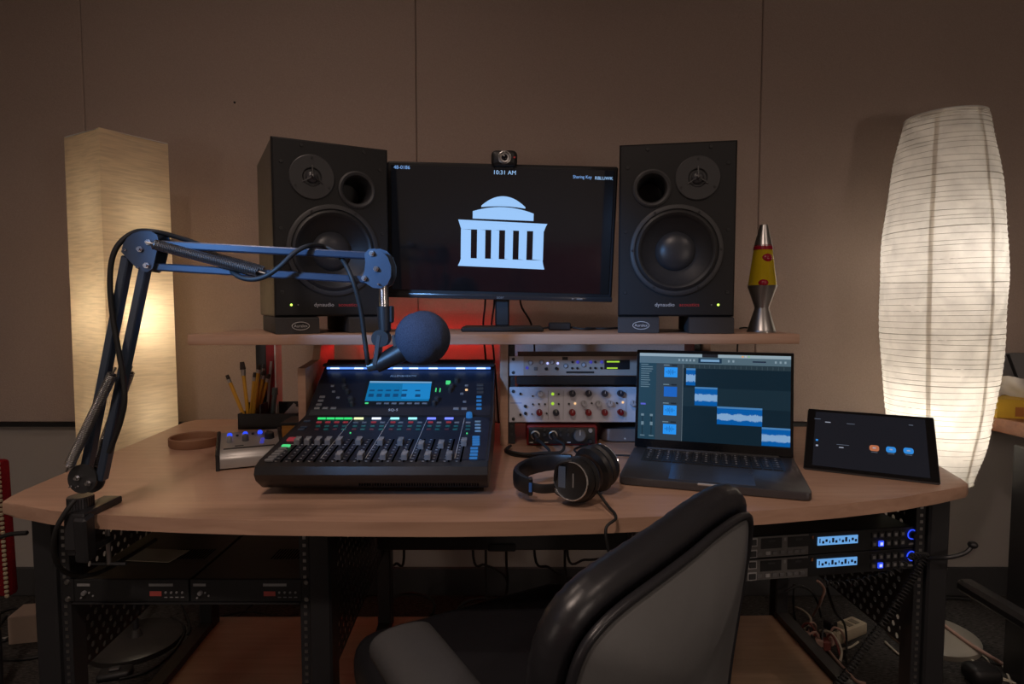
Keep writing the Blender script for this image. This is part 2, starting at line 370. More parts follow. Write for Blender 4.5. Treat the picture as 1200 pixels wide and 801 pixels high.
for x, s in ((-0.0095, 1), (0.482, -1)):
    b = new(); box(b, (x + s * 0.0085, RY + 0.006, (ZD + top) / 2), (0.017, 0.003, top - ZD - 0.002)); rr = obj('rack_rail', b, BLKM, hut, world=True)
    b = new()
    for k in range(12): cyl(b, (x + s * 0.0085, RY + 0.0045, ZD + 0.025 + k * 0.0205), (x + s * 0.0085, RY + 0.003, ZD + 0.025 + k * 0.0205), 0.0035, n=8)
    o = obj('rail_hole', b, DGR, rr, 0, world=True); o['kind'] = 'stuff'

# red LED tube on two standoffs near the wall, level with the shelf board
led = thing('led_tube', 'slim red LED tube fixed to the wall behind the shelf', 'LED light', (-0.30, 2.15, ZS - 0.055))
b = new(); cyl(b, (-0.26, 0, 0), (0.26, 0, 0), 0.007, n=12); obj('light_tube', b, glow('red_led', (1.0, 0.008, 0.01), RED_E), led)
for x in (-0.265, 0.265):
    b = new(); cyl(b, (x - 0.008, 0, 0), (x + 0.008, 0, 0), 0.009, n=12); cyl(b, (x, 0, 0), (x, 0.06, 0), 0.004, n=8); obj('end_bracket', b, BLK, led)

# ================================================================== LAMPS
PAP1 = paper('fibrous_lamp_paper', (0.62, 0.5, 0.36), (14, 14, 190), (0.95, 0.8, 0.58))
PAP2 = paper('white_lamp_paper', (0.66, 0.62, 0.56), (18, 18, 18), (0.95, 0.9, 0.82))
def bulb(t, z, power, col, r=0.03, x=0.0, y=0.0):
    b = new(); lathe(b, [(0, -0.045), (0.013, -0.045), (0.014, -0.03), (0.02, -0.012), (r * 0.86, 0.008), (r * 0.6, 0.026), (0, 0.032)], 16, Matrix.Translation((x, y, z)))
    o = obj('bulb', b, glow('bulb_glass_%d' % int(power * 100), col, 3.0), t)
    l = bpy.data.lights.new('bulb_lamp', 'POINT'); l.energy = power; l.color = col; l.shadow_soft_size = 0.034
    lo_ = bpy.data.objects.new('bulb_lamp', l); C.objects.link(lo_); lo_.parent = o; lo_.location = (x, y, z)
# square paper lamp
c0 = (-1.22, 1.905); th = math.radians(15); s_ = 0.2
lamp = thing('floor_lamp', 'tall square cream paper floor lamp glowing behind the boom arm', 'lamp', (*c0, 0))
b = new(); lathe(b, [(0, 0), (0.135, 0), (0.135, 0.016), (0.12, 0.024), (0.02, 0.028), (0.012, 0.05), (0, 0.05)], 40); obj('base', b, mat('black_stone', (0.025, 0.023, 0.022), 0.4), lamp)
b = new(); cyl(b, (0, 0, 0.03), (0, 0, 1.3), 0.009, n=12); obj('pole', b, BLKM, lamp)
Z0, Z1 = 0.42, 1.605
b = new(); cs = [Vector((s_ / math.sqrt(2) * math.cos(th + k * PI / 2), s_ / math.sqrt(2) * math.sin(th + k * PI / 2), 0)) for k in range(4)]
NU, NV = 6, 28; grid = []
for j in range(NV + 1):
    row = []
    for k in range(4):
        for i in range(NU):
            t = i / NU; p = cs[k].lerp(cs[(k + 1) % 4], t); dn = (cs[k] + cs[(k + 1) % 4]).normalized()
            p = p + dn * (-0.004 * math.sin(PI * t) + 0.0016 * math.sin(j * 1.7 + k + i)) * (0 if i == 0 else 1)
            p = p * (1.0 + 0.03 * (1 - j / NV)); row.append(b.verts.new((p.x, p.y, Z0 + (Z1 - Z0) * j / NV)))
    grid.append(row)
for j in range(NV):
    for i in range(4 * NU): b.faces.new((grid[j][i], grid[j][(i + 1) % (4 * NU)], grid[j + 1][(i + 1) % (4 * NU)], grid[j + 1][i]))
sh = obj('shade', b, PAP1, lamp, 0.5)
for z in (Z0 + 0.002, Z1 - 0.002):
    b = new(); tube(b, [c * (1.0 if z > 1 else 1.03) * 0.985 + Vector((0, 0, z)) for c in cs], 0.0025, 6, True); obj('wire_frame', b, WHT, sh)
b = new()
for c in (cs[0], cs[2]): tube(b, [Vector((0, 0, 1.29)), c * 0.95 + Vector((0, 0, Z1 - 0.004))], 0.0025, 6)
obj('spider', b, BLKM, lamp)
b = new(); cyl(b, (0, 0, 0.95), (0, 0, 1.03), 0.018, n=14); obj('socket', b, WHT, lamp)
bulb(lamp, 1.06, LAMP_L, (1.0, 0.85, 0.64), x=0.025, y=0.0)
for z, p_ in ((1.36, 0.10), (0.76, 0.2)):  # further bulbs, added to brighten the shade's top and bottom
    b = new(); tube(b, [(0, 0, z - 0.05), (0.02, 0.01, z - 0.045)], 0.007, 8); obj('socket_arm', b, WHT, lamp)
    bulb(lamp, z, LAMP_L * p_, (1.0, 0.85, 0.64), x=0.02, y=0.01)
# round paper lantern lamp
c1 = (1.385, 1.935)
lamp2 = thing('floor_lamp', 'tall white barrel-shaped ribbed paper floor lamp at the desk end beside the tablet', 'lamp', (*c1, 0), rot=(0, math.radians(-1.0), 0))
b = new(); lathe(b, [(0, 0), (0.132, 0), (0.132, 0.016), (0.122, 0.022), (0.02, 0.026), (0.012, 0.05), (0, 0.05)], 44); obj('base', b, mat('cream_enamel', (0.30, 0.27, 0.22), 0.5), lamp2)
b = new(); cyl(b, (0, 0, 0.03), (0, 0, 1.4), 0.009, n=12); obj('pole', b, MGR, lamp2)
prof = [(0.096, 0.53), (0.110, 0.58), (0.131, 0.67), (0.150, 0.80), (0.163, 0.95), (0.168, 1.10), (0.168, 1.20), (0.162, 1.33), (0.149, 1.46), (0.133, 1.57), (0.116, 1.655), (0.108, 1.685)]
pp = smooth([(r, 0, z) for r, z in prof], 14)
b = new(); NR = 48
rings = []
for j, p in enumerate(pp):
    pinch = -0.0016 if j % 2 else 0.0
    rings.append([b.verts.new(((p.x + pinch + 0.0016 * math.sin(5 * i * 2 * PI / NR + j * 0.21)) * math.cos(2 * PI * i / NR), (p.x + pinch + 0.0016 * math.sin(5 * i * 2 * PI / NR + j * 0.21)) * math.sin(2 * PI * i / NR), p.z)) for i in range(NR)])
for a, c in zip(rings, rings[1:]):
    for i in range(NR): b.faces.new((a[i], a[(i + 1) % NR], c[(i + 1) % NR], c[i]))
sh2 = obj('shade', b, PAP2, lamp2, 0.9)
b = new(); NRB = 66
def rad(z):
    for q, q2 in zip(pp, pp[1:]):
        if q.z <= z <= q2.z: return q.x + (q2.x - q.x) * (z - q.z) / (q2.z - q.z)
    return pp[-1].x
for k in range(NRB):
    z = 0.535 + (1.68 - 0.535) * k / (NRB - 1) + random.uniform(-0.002, 0.002); rr_ = rad(z) + 0.0012
    tl = random.uniform(-0.006, 0.006)
    tube(b, [Vector((rr_ * math.cos(a), rr_ * math.sin(a), z + tl * math.cos(a + k))) for a in [2 * PI * i / 40 for i in range(40)]], 0.0006 if k % 9 else 0.001, 4, True)
o = obj('wire_rib', b, mat('rib_wire', (0.4, 0.35, 0.28), 0.6), sh2); o['kind'] = 'stuff'
for a in (-2.35, -1.35, -0.55, 0.4, 1.5, 2.6):
    b = new(); pts = [Vector(((rad(0.535 + 1.14 * t) - 0.002) * math.cos(a), (rad(0.535 + 1.14 * t) - 0.002) * math.sin(a), 0.535 + 1.14 * t)) for t in [i / 24 for i in range(25)]]
    td = Vector((-math.sin(a), math.cos(a), 0)) * 0.006
    vs = [(b.verts.new(p - td), b.verts.new(p + td)) for p in pts]
    for q, q2 in zip(vs, vs[1:]): b.faces.new((q[0], q[1], q2[1], q2[0]))
    obj('seam_strip', b, PAP2, sh2)
for z in (0.532, 1.684):
    b = new(); tube(b, [Vector((rad(z) * math.cos(a), rad(z) * math.sin(a), z)) for a in [2 * PI * i / 40 for i in range(40)]], 0.0022, 6, True); obj('rim', b, WHT, sh2)
for z in (0.76, 1.22):
    b = new(); tube(b, [(0, 0, z - 0.06), (0.012 if z > 1 else -0.012, -0.012, z - 0.045)], 0.008, 8); obj('socket_arm', b, MGR, lamp2)
bulb(lamp2, 0.76, LAMP_R * 1.15, (1.0, 0.92, 0.82), x=-0.012, y=-0.01)
bulb(lamp2, 1.22, LAMP_R, (1.0, 0.93, 0.86), x=0.012, y=-0.012)

# ================================================================== STUDIO MONITORS ON THE SHELF
SPK = mat('speaker_lacquer', (0.011, 0.011, 0.012), 0.5, spec=0.35)
SPKS = mat('speaker_side_vinyl', (0.09, 0.075, 0.06), 0.5)
CONE = mat('woofer_cone', (0.022, 0.022, 0.024), 0.5); CAP = mat('dust_cap', (0.04, 0.042, 0.048), 0.35)
PADM = mat('grey_foam_pad', (0.045, 0.042, 0.042), 0.9, bump=(300, 0.3, 0.001))
def front(x, z, y=0.0): return Matrix.Translation((x, y, z)) @ AXY
def speaker(loc, rz, mir, label, padlabels):
    W, Hh, D = 0.265, 0.402, 0.30; zc = Hh / 2
    pad_h = 0.04
    t = thing('studio_speaker', label, 'speaker', (*loc, ZS + pad_h), rz, 'pair of two-way studio speakers on the shelf')
    yf = -0.014; tx, px = 0.046 * mir, -0.057 * mir
    b = new(); box(b, (0, D / 2 + 0.001, zc), (W, D - 0.002, Hh))
    bmesh.ops.delete(b, geom=[f for f in b.faces if f.normal.y < -0.9], context='FACES_ONLY')
    bmesh.ops.bevel(b, geom=[e for e in b.edges if len(e.link_faces) == 2], offset=0.004, segments=2, affect='EDGES', profile=0.5)
    obj('cabinet', b, SPKS, t)
    b = new(); rims = []
    def loop(pts):
        vs = [b.verts.new((x, yf, z)) for x, z in pts]; rims.append(vs)
        return [b.edges.new((vs[i], vs[(i + 1) % len(vs)])) for i in range(len(vs))]
    w2, h2 = W / 2 - 0.004, Hh - 0.004
    ed = loop([(-w2, 0.004), (w2, 0.004), (w2, h2), (-w2, h2)])
    for (cx, cz, r) in ((tx, zc + 0.118, 0.021), (px, zc + 0.098, 0.0335), (0, zc - 0.047, 0.0955)):
        ed += loop([(cx + r * math.cos(2 * PI * i / 48), cz + r * math.sin(2 * PI * i / 48)) for i in range(48)])
    bmesh.ops.triangle_fill(b, use_beauty=True, use_dissolve=False, edges=ed, normal=(0, -1, 0))
    o4 = [b.verts.new((x, yf + 0.004, z)) for x, z in ((-W / 2, 0), (W / 2, 0), (W / 2, Hh), (-W / 2, Hh))]
    o5 = [b.verts.new((v.co.x, 0.002, v.co.z)) for v in o4]
    for i in range(4):
        j = (i + 1) % 4; b.faces.new((rims[0][i], rims[0][j], o4[j], o4[i])); b.faces.new((o4[i], o4[j], o5[j], o5[i]))
    obj('front_baffle', b, SPK, t, 0.3)
    b = new(); lathe(b, [(0.051, 0), (0.051, 0.003), (0.049, 0.0045), (0.022, 0.004), (0.018, -0.001), (0.0, -0.004)], 40, front(tx, zc + 0.118, yf)); tw = obj('tweeter', b, DGR, t)
    b = new(); ball(b, (0, 0, 0.002), 0.014, (1, 1, 0.7), front(tx, zc + 0.118, yf)); obj('dome', b, mat('tweeter_dome', (0.05, 0.05, 0.055), 0.3), tw)
    b = new(); M = front(tx, zc + 0.118, yf)
    for a in (PI / 2, PI * 7 / 6, -PI / 6):
        bar(b, M @ Vector((0.003 * math.cos(a), 0.003 * math.sin(a), 0.013)), M @ Vector((0.026 * math.cos(a), 0.026 * math.sin(a), 0.006)), 0.0025, 0.0025)
    ball(b, (0, 0, 0.0135), 0.005, M=M, u=10, v=6); obj('phase_guard', b, mat('dark_steel', (0.12, 0.12, 0.12), 0.4, 0.8), tw)
    b = new()
    for a in (PI / 2, PI * 7 / 6, -PI / 6): cyl(b, M @ Vector((0.043 * math.cos(a), 0.043 * math.sin(a), 0.004)), M @ Vector((0.043 * math.cos(a), 0.043 * math.sin(a), 0.0058)), 0.0028, n=8)
    obj('screw', b, BLK, tw)
    b = new(); lathe(b, [(0.044, 0), (0.044, 0.003), (0.040, 0.005), (0.035, 0.003), (0.0315, -0.004), (0.031, -0.11), (0.0, -0.11)], 40, front(px, zc + 0.098, yf), cap=False); po = obj('bass_port', b, DGR, t)
    zw = zc - 0.047; b = new(); lathe(b, [(0.106, 0), (0.106, 0.005), (0.103, 0.007), (0.096, 0.007), (0.0945, 0.004)], 56, front(0, zw, yf), cap=False); wf = obj('woofer', b, DGR, t)
    b = new(); lathe(b, [(0.0948, 0.004), (0.092, 0.0065), (0.0875, 0.0085), (0.083, 0.0065), (0.080, 0.003)], 56, front(0, zw, yf), cap=False); obj('rubber_surround', b, mat('surround_rubber', (0.02, 0.02, 0.021), 0.45), wf)
    b = new(); lathe(b, [(0.0805, 0.003), (0.078, 0.0), (0.062, -0.013), (0.046, -0.023)], 56, front(0, zw, yf), cap=False); obj('cone', b, CONE, wf)
    b = new(); lathe(b, [(0.0462, -0.023), (0.044, -0.0185), (0.034, -0.0125), (0.018, -0.009), (0, -0.0078)], 48, front(0, zw, yf), cap=False); obj('dust_cap', b, CAP, wf)
    b = new()
    for k in range(6):
        a = PI / 2 + PI / 6 + k * PI / 3; cyl(b, front(0, zw, yf) @ Vector((0.1 * math.cos(a), 0.1 * math.sin(a), 0.006)), front(0, zw, yf) @ Vector((0.1 * math.cos(a), 0.1 * math.sin(a), 0.0083)), 0.003, n=8)
    obj('screw', b, BLK, wf)
    for (qx, qz) in ((-0.068, 0.188), (0.074, 0.188), (-0.113, 0.147), (0.113, 0.15), (-0.116, -0.002), (0.116, -0.002), (-0.116, -0.145), (0.116, -0.145)):
        b = new(); cyl(b, (qx, yf, zc + qz), (qx, yf - 0.0018, zc + qz), 0.0042, 0.0036, 10); obj('baffle_screw', b, BLK, t)
    text('dynaudio', 0.0125, PRINTW, t, front(-0.024, 0.027, yf - 0.0004)); text('acoustics', 0.0125, PRINTR, t, front(0.032, 0.027, yf - 0.0004))
    b = new(); cyl(b, (0.097 * mir, yf, 0.027), (0.097 * mir, yf - 0.0015, 0.027), 0.0026, n=10); obj('status_light', b, glow('green_led', (0.55, 1.0, 0.1), 2.5), t)
    b = new(); cyl(b, (0.082 * mir, yf, 0.027), (0.082 * mir, yf - 0.001, 0.027), 0.0016, n=8); obj('clip_light', b, PRINTG, t)
    for s, lab in zip((-1, 1), padlabels):
        p = thing('isolation_pad', lab, 'speaker pad', (*loc, ZS), rz)
        b = new(); Mx = Matrix(((0, 0, 1, 0), (1, 0, 0, 0), (0, 1, 0, 0), (0, 0, 0, 1)))
        x0, x1 = (-0.1325, -0.036) if s < 0 else (0.032, 0.1325)
        prism(b, [(-0.02, 0.001), (0.24, 0.001), (0.24, 0.0395), (-0.004, 0.0395), (-0.018, 0.036)], x0, x1, Mx, bev=0.0015); obj('foam_block', b, PADM, p)
        if s < 0:
            xc = (x0 + x1) / 2 + 0.006
            b = new(); ring = [(xc + 0.019 * math.cos(a), -0.0208, 0.0185 + 0.009 * math.sin(a)) for a in [2 * PI * i / 28 for i in range(28)]]
            tube(b, ring, 0.0008, 5, True); obj('oval_badge', b, PRINTW, p)
            text('Auralex', 0.0095, PRINTW, p, front(xc, 0.0185, -0.0206))
# left: outer front bottom corner (-.542,1.36), yaw 28 deg ; right: outer (.515,1.40), yaw 10 deg
a = math.radians(28.0); speaker((-0.542 + 0.1325 * math.cos(a), 1.362 + 0.1325 * math.sin(a) + 0.02), a, -1, 'black studio speaker with its tweeter on the boom arm side, behind the arm', ('grey foam pad with oval badge under the speaker behind the boom arm', 'plain grey foam pad under the speaker behind the boom arm'))
a = math.radians(-10.0); speaker((0.515 - 0.131 * math.cos(a), 1.402 + 0.131 * math.sin(-a) + 0.016), a, 1, 'black studio speaker standing next to the lava lamp', ('grey foam pad with oval badge under the speaker next to the lava lamp', 'plain grey foam pad under the speaker next to the lava lamp'))

# ================================================================== DISPLAY
mon = thing('computer_monitor', 'black desktop display showing a pale blue domed building emblem', 'monitor', (-0.024, 1.585, ZS))
b = new(); box(b, (0, -0.01, 0.006), (0.205, 0.15, 0.012), 0.003); obj('stand_base', b, BLK, mon)
b = new(); box(b, (-0.002, 0.045, 0.13), (0.038, 0.022, 0.24), 0.004); obj('stand_neck', b, BLK, mon)
MT = Matrix.Translation((-0.003, -0.005, aty(588, 273, 1.58).z - ZS)) @ Matrix.Rotation(math.radians(1.35), 4, 'Y') @ Matrix.Rotation(math.radians(6.0), 4, 'X') @ Matrix.Rotation(math.radians(0.6), 4, 'Z')
MW, MH = 0.588, 0.346
def mpart(name, bm, m, par=None, sm=0.6):
    bm.transform(MT); return obj(name, bm, m, par or mon, sm)
hs = mpart('housing', box(new(), (0, 0.016, 0), (MW, 0.03, MH), 0.004), BLK)
mpart('rear_bulge', box(new(), (0, 0.042, -0.02), (0.34, 0.03, 0.2), 0.012), BLK)
SCR = mat('screen_glass', (0.004, 0.004, 0.005), 0.10, emit=(0.5, 0.6, 0.9), es=0.0035, spec=1.0)
scr = mpart('screen', box(new(), (0, -0.0005, 0.006), (MW - 0.022, 0.004, MH - 0.032)), SCR)
mpart('chin', box(new(), (0, -0.0025, -MH / 2 + 0.0075), (MW, 0.007, 0.013), 0.002, seg=2), mat('gloss_bezel', (0.03, 0.03, 0.032), 0.2))
EMB = glow('screen_pale_blue', (0.36, 0.62, 1.0), 0.86); LBL = glow('screen_label_blue', (0.25, 0.5, 1.0), 0.75)
K = 0.0006625
def ms(X, Y): return ((X - 463) * K, (379 - Y) * K)
def emblem(polys, name, m=EMB):
    b = new()
    for pl in polys: prism(b, [ms(*q) for q in pl], 0, 0.0006, AXY)
    b.transform(Matrix.Translation((0, -0.0027, 0))); return mpart(name, b, m, scr, 0)
def arc(xa, ya, xb, yb, h, n=14): return [(xa + (xb - xa) * i / n, ya + (yb - ya) * i / n - h * (1 - (2 * i / n - 1) ** 2)) for i in range(n + 1)]
emblem([arc(383, 276, 553, 278, 38) + arc(553, 284, 383, 282, 6)], 'emblem_dome')
emblem([arc(350, 298, 586, 302, 20) + [(586, 330), (350, 326)]], 'emblem_drum')
yt = lambda x: 331 + (x - 294) * 9 / 346
body = [[(294, 331), (640, 340), (634, 352), (628, 369), (306, 367), (301, 352)], [(306, 478), (626, 481), (629, 498), (634, 516), (294, 509), (302, 492)]]
xs = [305, 344, 368, 400, 423, 454, 477, 508, 531, 562, 586, 627]
for i in range(0, 12, 2): body.append([(xs[i], 367), (xs[i + 1], 369), (xs[i + 1], 481), (xs[i], 478)])
emblem(body, 'emblem_columns')
def mtext(body_, X, Y, size, m, wide=1.0):
    u, v = ms(X, Y); return text(body_, size, m, scr, MT @ Matrix.Translation((u, -0.0029, v)) @ AXY, 'screen_text', 0.0001, wide=wide)
mtext('10:31 AM', 470, 151, 0.0145, EMB, 1.04); mtext('48-0186', 77, 141, 0.0125, LBL, 1.0)
mtext('Sharing Key', 769, 160, 0.0112, LBL, 0.9); mtext('RBLUWK', 852, 163, 0.0112, EMB, 1.02)
text('acer', 0.011, PRINTG, mon, MT @ Matrix.Translation((0, -0.0063, -MH / 2 + 0.0075)) @ AXY)
b = new()
for x in (0.19, 0.204, 0.212): box(b, (x, -0.0062, -MH / 2 + 0.0075), (0.004 if x < 0.2 else 0.007, 0.0006, 0.003))
b.transform(MT); obj('button_marking', b, PRINTG, mon, 0)
# webcam clipped on the display
wp = aty(591, 199, 1.572)
web = thing('webcam', 'small black webcam with a silver lens ring on top of the display', 'webcam', (wp.x, 1.558, wp.z))
b = new(); box(b, (0, 0, 0.024), (0.066, 0.026, 0.042), 0.012, seg=3); wb_ = obj('body', b, BLK, web)
b = new(); lathe(b, [(0.0165, 0), (0.0165, 0.003), (0.013, 0.0045), (0.0115, 0.002), (0, 0.001)], 28, front(0.001, 0.025, -0.0128)); obj('lens_ring', b, STL, web)
b = new(); ball(b, (0.001, -0.0142, 0.025), 0.008, (1, 0.4, 1)); obj('lens', b, mat('lens_glass', (0.005, 0.005, 0.008), 0.08), web)
b = new(); cyl(b, (0.001, -0.0165, 0.0375), (0.001, -0.0172, 0.0375), 0.0015, n=8); obj('indicator', b, WHT, web)
b = new(); box(b, (0.026, -0.0132, 0.025), (0.005, 0.0005, 0.004)); obj('mark', b, PRINTR, web)
b = new(); box(b, (0, 0.02, 0.001), (0.05, 0.045, 0.006), 0.002); box(b, (0, 0.04, -0.022), (0.04, 0.006, 0.045), 0.002); obj('clip', b, BLK, web)

# small adapter box behind the display, with its leads
b = new(); box(b, (0.125, 1.60, ZS + 0.011), (0.058, 0.035, 0.02), 0.003); base(tag(obj('power_adapter', b, BLK), 'small black adapter brick on the shelf beside the display stand', 'adapter'))
cable('adapter_cable', 'black lead lying between adapter brick and speaker on the shelf', [(0.155, 1.60, ZS + 0.008), (0.19, 1.58, ZS + 0.004), (0.22, 1.615, ZS + 0.004), (0.2, 1.64, ZS + 0.004), (0.25, 1.62, ZS + 0.004), (0.29, 1.66, ZS + 0.004)], 0.003)
cable('adapter_cable', 'thin black lead running from display stand to adapter brick', [(0.03, 1.66, ZS + 0.004), (0.05, 1.62, ZS + 0.004), (0.075, 1.595, ZS + 0.005), (0.098, 1.60, ZS + 0.008)], 0.0028)
for (x0, x1, lb) in ((-0.07, -0.085, 'first'), (-0.045, -0.06, 'second'), (0.028, 0.06, 'third')):
    cable('display_cable', 'black cable hanging from the display behind its stand', [(x0, 1.66, 1.17), (x0 - 0.004, 1.675, 1.1), (x1, 1.79, 1.03), (x1 + 0.01, 1.795, 0.9), (x1 + 0.02, 1.797, 0.744)], 0.003, group='cables hanging behind the display')

# ================================================================== LAVA LAMP
lv = onz(892, 389, ZS); lava = thing('lava_lamp', 'silver lava lamp with yellow liquid and red wax', 'lamp', (lv.x, lv.y, ZS))
s = 0.002035
b = new(); lathe(b, [(0, 0), (16.6 * s, 0), (16.8 * s, 1 * s), (16 * s, 3 * s), (8.2 * s, 28.5 * s), (8.2 * s, 30 * s), (17.0 * s, 56 * s), (16.2 * s, 56.5 * s), (0, 56 * s)], 40); obj('base', b, STL, lava)
GL = mat('yellow_liquid', (0.45, 0.32, 0.008), 0.1)
b = new(); lathe(b, [(0, 56.2 * s), (16.4 * s, 56.2 * s), (15.9 * s, 60 * s), (10.6 * s, 101 * s), (10.3 * s, 103 * s), (0, 103 * s)], 40); obj('glass_bottle', b, GL, lava)
WAX = mat('red_wax', (0.28, 0.005, 0.02), 0.25)
M = Matrix.Translation((0, 0, 0))
b = new(); lathe(b, [(11.4 * s, 98.5 * s), (11.1 * s, 101 * s), (10.5 * s, 104 * s)], 36); ball(b, (0, -1 * s, 99.5 * s), 10.6 * s, (0.93, 0.98, 0.3)); wx = obj('wax_layer', b, WAX, lava)
b = new(); ball(b, (0.5 * s, -6.3 * s, 88 * s), 7.6 * s); obj('wax_blob', b, WAX, lava)
b = new(); ball(b, (-3.2 * s, -9.6 * s, 58.5 * s), 7.6 * s, (1, 1, 0.85)); obj('wax_blob', b, WAX, lava)
b = new(); lathe(b, [(0, 102.8 * s), (10.8 * s, 102.8 * s), (10.4 * s, 104 * s), (4.8 * s, 127 * s), (4.3 * s, 128.5 * s), (0, 128.7 * s)], 36); obj('cap', b, STL, lava)
cable('lamp_cord', 'black cord dropping from the lava lamp behind the shelf end', [(lv.x + 0.01, lv.y + 0.03, ZS + 0.004), (lv.x + 0.025, 1.68, ZS + 0.004), (lv.x + 0.03, 1.72, ZS - 0.02), (lv.x + 0.028, 1.725, 0.9), (lv.x + 0.02, 1.73, 0.748)], 0.0025)

# ================================================================== RACK UNITS IN THE HUTCH
def screws(t, pts, m=DGR, r=0.0045, y=-0.0005, name='rack_screw'):
    for (x, z) in pts:
        b = new(); cyl(b, (x, y, z), (x, y - 0.003, z), r, r * 0.8, 10); obj(name, b, m, t)
RX = -0.0085
pre = thing('rack_preamp', 'slim silver one-unit rack processor with blue lamps and green meters', 'rack unit', (RX, RY, aty(600, 440, RY).z))
RW = 0.489; UH = 1.08
SIL = mat('champagne_panel', (0.42, 0.35, 0.30), 0.5, 0.0); SILW = mat('pale_panel', (0.50, 0.50, 0.55), 0.5)
obj('chassis', box(new(), (RW / 2, 0.125, 0.0225), (RW - 0.05, 0.24, 0.042)), DGR, pre)
obj('face_panel', box(new(), (RW / 2, 0.002, 0.025), (RW - 0.002, 0.004, 0.0495), 0.0008), SIL, pre)
obj('rack_ear', box(new(), (0.02, -0.0003, 0.025), (0.036, 0.0012, 0.048)), SILW, pre)
screws(pre, [(0.012, 0.042), (0.012, 0.008)])
def q1(px, py, Yd, t): p = aty(px, py, Yd); return p.x - t.location.x, p.z - t.location.z
def knob(t, x, z, r, h, m, y=0.0, name='knob', ptr=None):
    b = new(); lathe(b, [(r, 0), (r * 0.96, h * 0.8), (r * 0.8, h), (0, h)], 18, front(x, z, y)); k = obj(name, b, m, t)
    if ptr: b = new(); box(b, (x, y - h - 0.0002, z + r * 0.5), (r * 0.16, 0.0008, r * 0.8)); obj('pointer', b, ptr, k)
    return k
def dot(t, x, z, r, m, name='indicator', y=0.0, h=0.0015):
    b = new(); cyl(b, (x, y, z), (x, y - h, z), r, n=10); return obj(name, b, m, t)
BLU = glow('blue_lamp', (0.03, 0.08, 1.0), 1.1); BLUD = glow('blue_lamp_dim', (0.12, 0.12, 0.8), 0.35); GRN = glow('green_lamp', (0.45, 0.8, 0.05), 0.8); AMB = glow('amber_lamp', (1.0, 0.6, 0.3), 1.0)
WBL = glow('white_blue_lamp', (0.45, 0.5, 1.0), 1.3)
CR = lambda X, Y: (590 + X / 6.675, 400 + Y / 6.675)
for X, Y in ((345, 170), (425, 170)): dot(pre, *q1(*CR(X, Y), RY, pre), 0.003, WBL)
for X, Y in ((212, 165), (298, 162), (380, 160), (488, 190), (628, 182)):
    x, z = q1(*CR(X, Y), RY, pre); b = new(); tube(b, [(x + 0.006 * math.cos(a), -0.0006, z + 0.006 * math.sin(a)) for a in [2 * PI * i / 16 for i in range(16)]], 0.0006, 4, True); obj('dial_ring', b, MGR, pre)
    knob(pre, x, z, 0.004, 0.006, SILW)
for X, Y in ((335, 212), (415, 210)): knob(pre, *q1(*CR(X, Y), RY, pre), 0.0042, 0.005, BLK, name='button')
for X, Y in ((540, 160), (538, 208), (578, 208), (680, 207), (718, 160), (718, 207), (766, 207)): dot(pre, *q1(*CR(X, Y), RY, pre), 0.0032, BLK, 'button', h=0.003)
for X, Y in ((580, 160), (683, 160), (768, 160), (185, 205)): dot(pre, *q1(*CR(X, Y), RY, pre), 0.0042, BLUD, 'lit_button', h=0.0025)
x, z = q1(*CR(482, 132), RY, pre); obj('badge', box(new(), (x, -0.001, z), (0.014, 0.001, 0.008)), BLK, pre)
x, z = q1(*CR(253, 212), RY, pre); obj('connector', box(new(), (x, -0.001, z), (0.009, 0.002, 0.009), 0.0008), MGR, pre)
x0, z0 = q1(*CR(795, 180), RY, pre)
mtr = obj('meter_window', box(new(), (x0 + 0.03, -0.0008, z0), (0.064, 0.0012, 0.024)), BLK, pre)
for Y, Lx in ((157, 0.032), (207, 0.027)):
    x, z = q1(*CR(808, Y), RY, pre); obj('meter_bar', box(new(), (x + Lx / 2, -0.0018, z), (Lx, 0.001, 0.0034)), GRN, mtr)
x, z = q1(*CR(600, 240), RY, pre); obj('label_strip', box(new(), (x, -0.0006, z), (0.071, 0.0008, 0.005)), BLK, pre)
obj('blank_panel', box(new(), (RW / 2, 0.012, 0.0), (RW - 0.04, 0.004, 0.022)), BLK, pre, loc=(0, 0, -0.013))

chn = thing('rack_channel_strip', 'pale two-unit rack channel strip with black and red knobs', 'rack unit', (RX, RY, aty(600, 494.3, RY).z))
obj('chassis', box(new(), (RW / 2, 0.125, 0.044), (RW - 0.05, 0.24, 0.084)), DGR, chn)
obj('face_panel', box(new(), (RW / 2, 0.002, 0.045), (RW - 0.002, 0.004, 0.0905), 0.0008), mat('cool_white_panel', (0.56, 0.57, 0.64), 0.5), chn)
screws(chn, [(0.012, 0.079), (0.012, 0.008)])
NAVY = mat('navy_knob', (0.02, 0.022, 0.035), 0.35); REDK = mat('red_knob', (0.2, 0.006, 0.008), 0.35); GRYK = mat('pale_knob', (0.42, 0.43, 0.47), 0.4)
for X, Y in ((538, 405), (665, 403), (790, 405), (912, 403)): knob(chn, *q1(*CR(X, Y), RY, chn), 0.0083, 0.014, NAVY, ptr=PRINTW)
knob(chn, *q1(*CR(410, 553), RY, chn), 0.0083, 0.014, NAVY, ptr=PRINTW)
for X, Y in ((280, 552), (537, 552), (663, 552), (790, 552), (913, 550)): knob(chn, *q1(*CR(X, Y), RY, chn), 0.0083, 0.014, REDK, ptr=PRINTW)
for X, Y in ((285, 405), (630, 482), (742, 485), (830, 482), (1010, 480)): knob(chn, *q1(*CR(X, Y), RY, chn), 0.008, 0.013, GRYK, ptr=DGR)
for X, Y in ((385, 410), (385, 485)): dot(chn, *q1(*CR(X, Y), RY, chn), 0.0038, GRN, 'lit_button')
for X, Y in ((560, 484), (934, 475)): dot(chn, *q1(*CR(X, Y), RY, chn), 0.003, AMB)
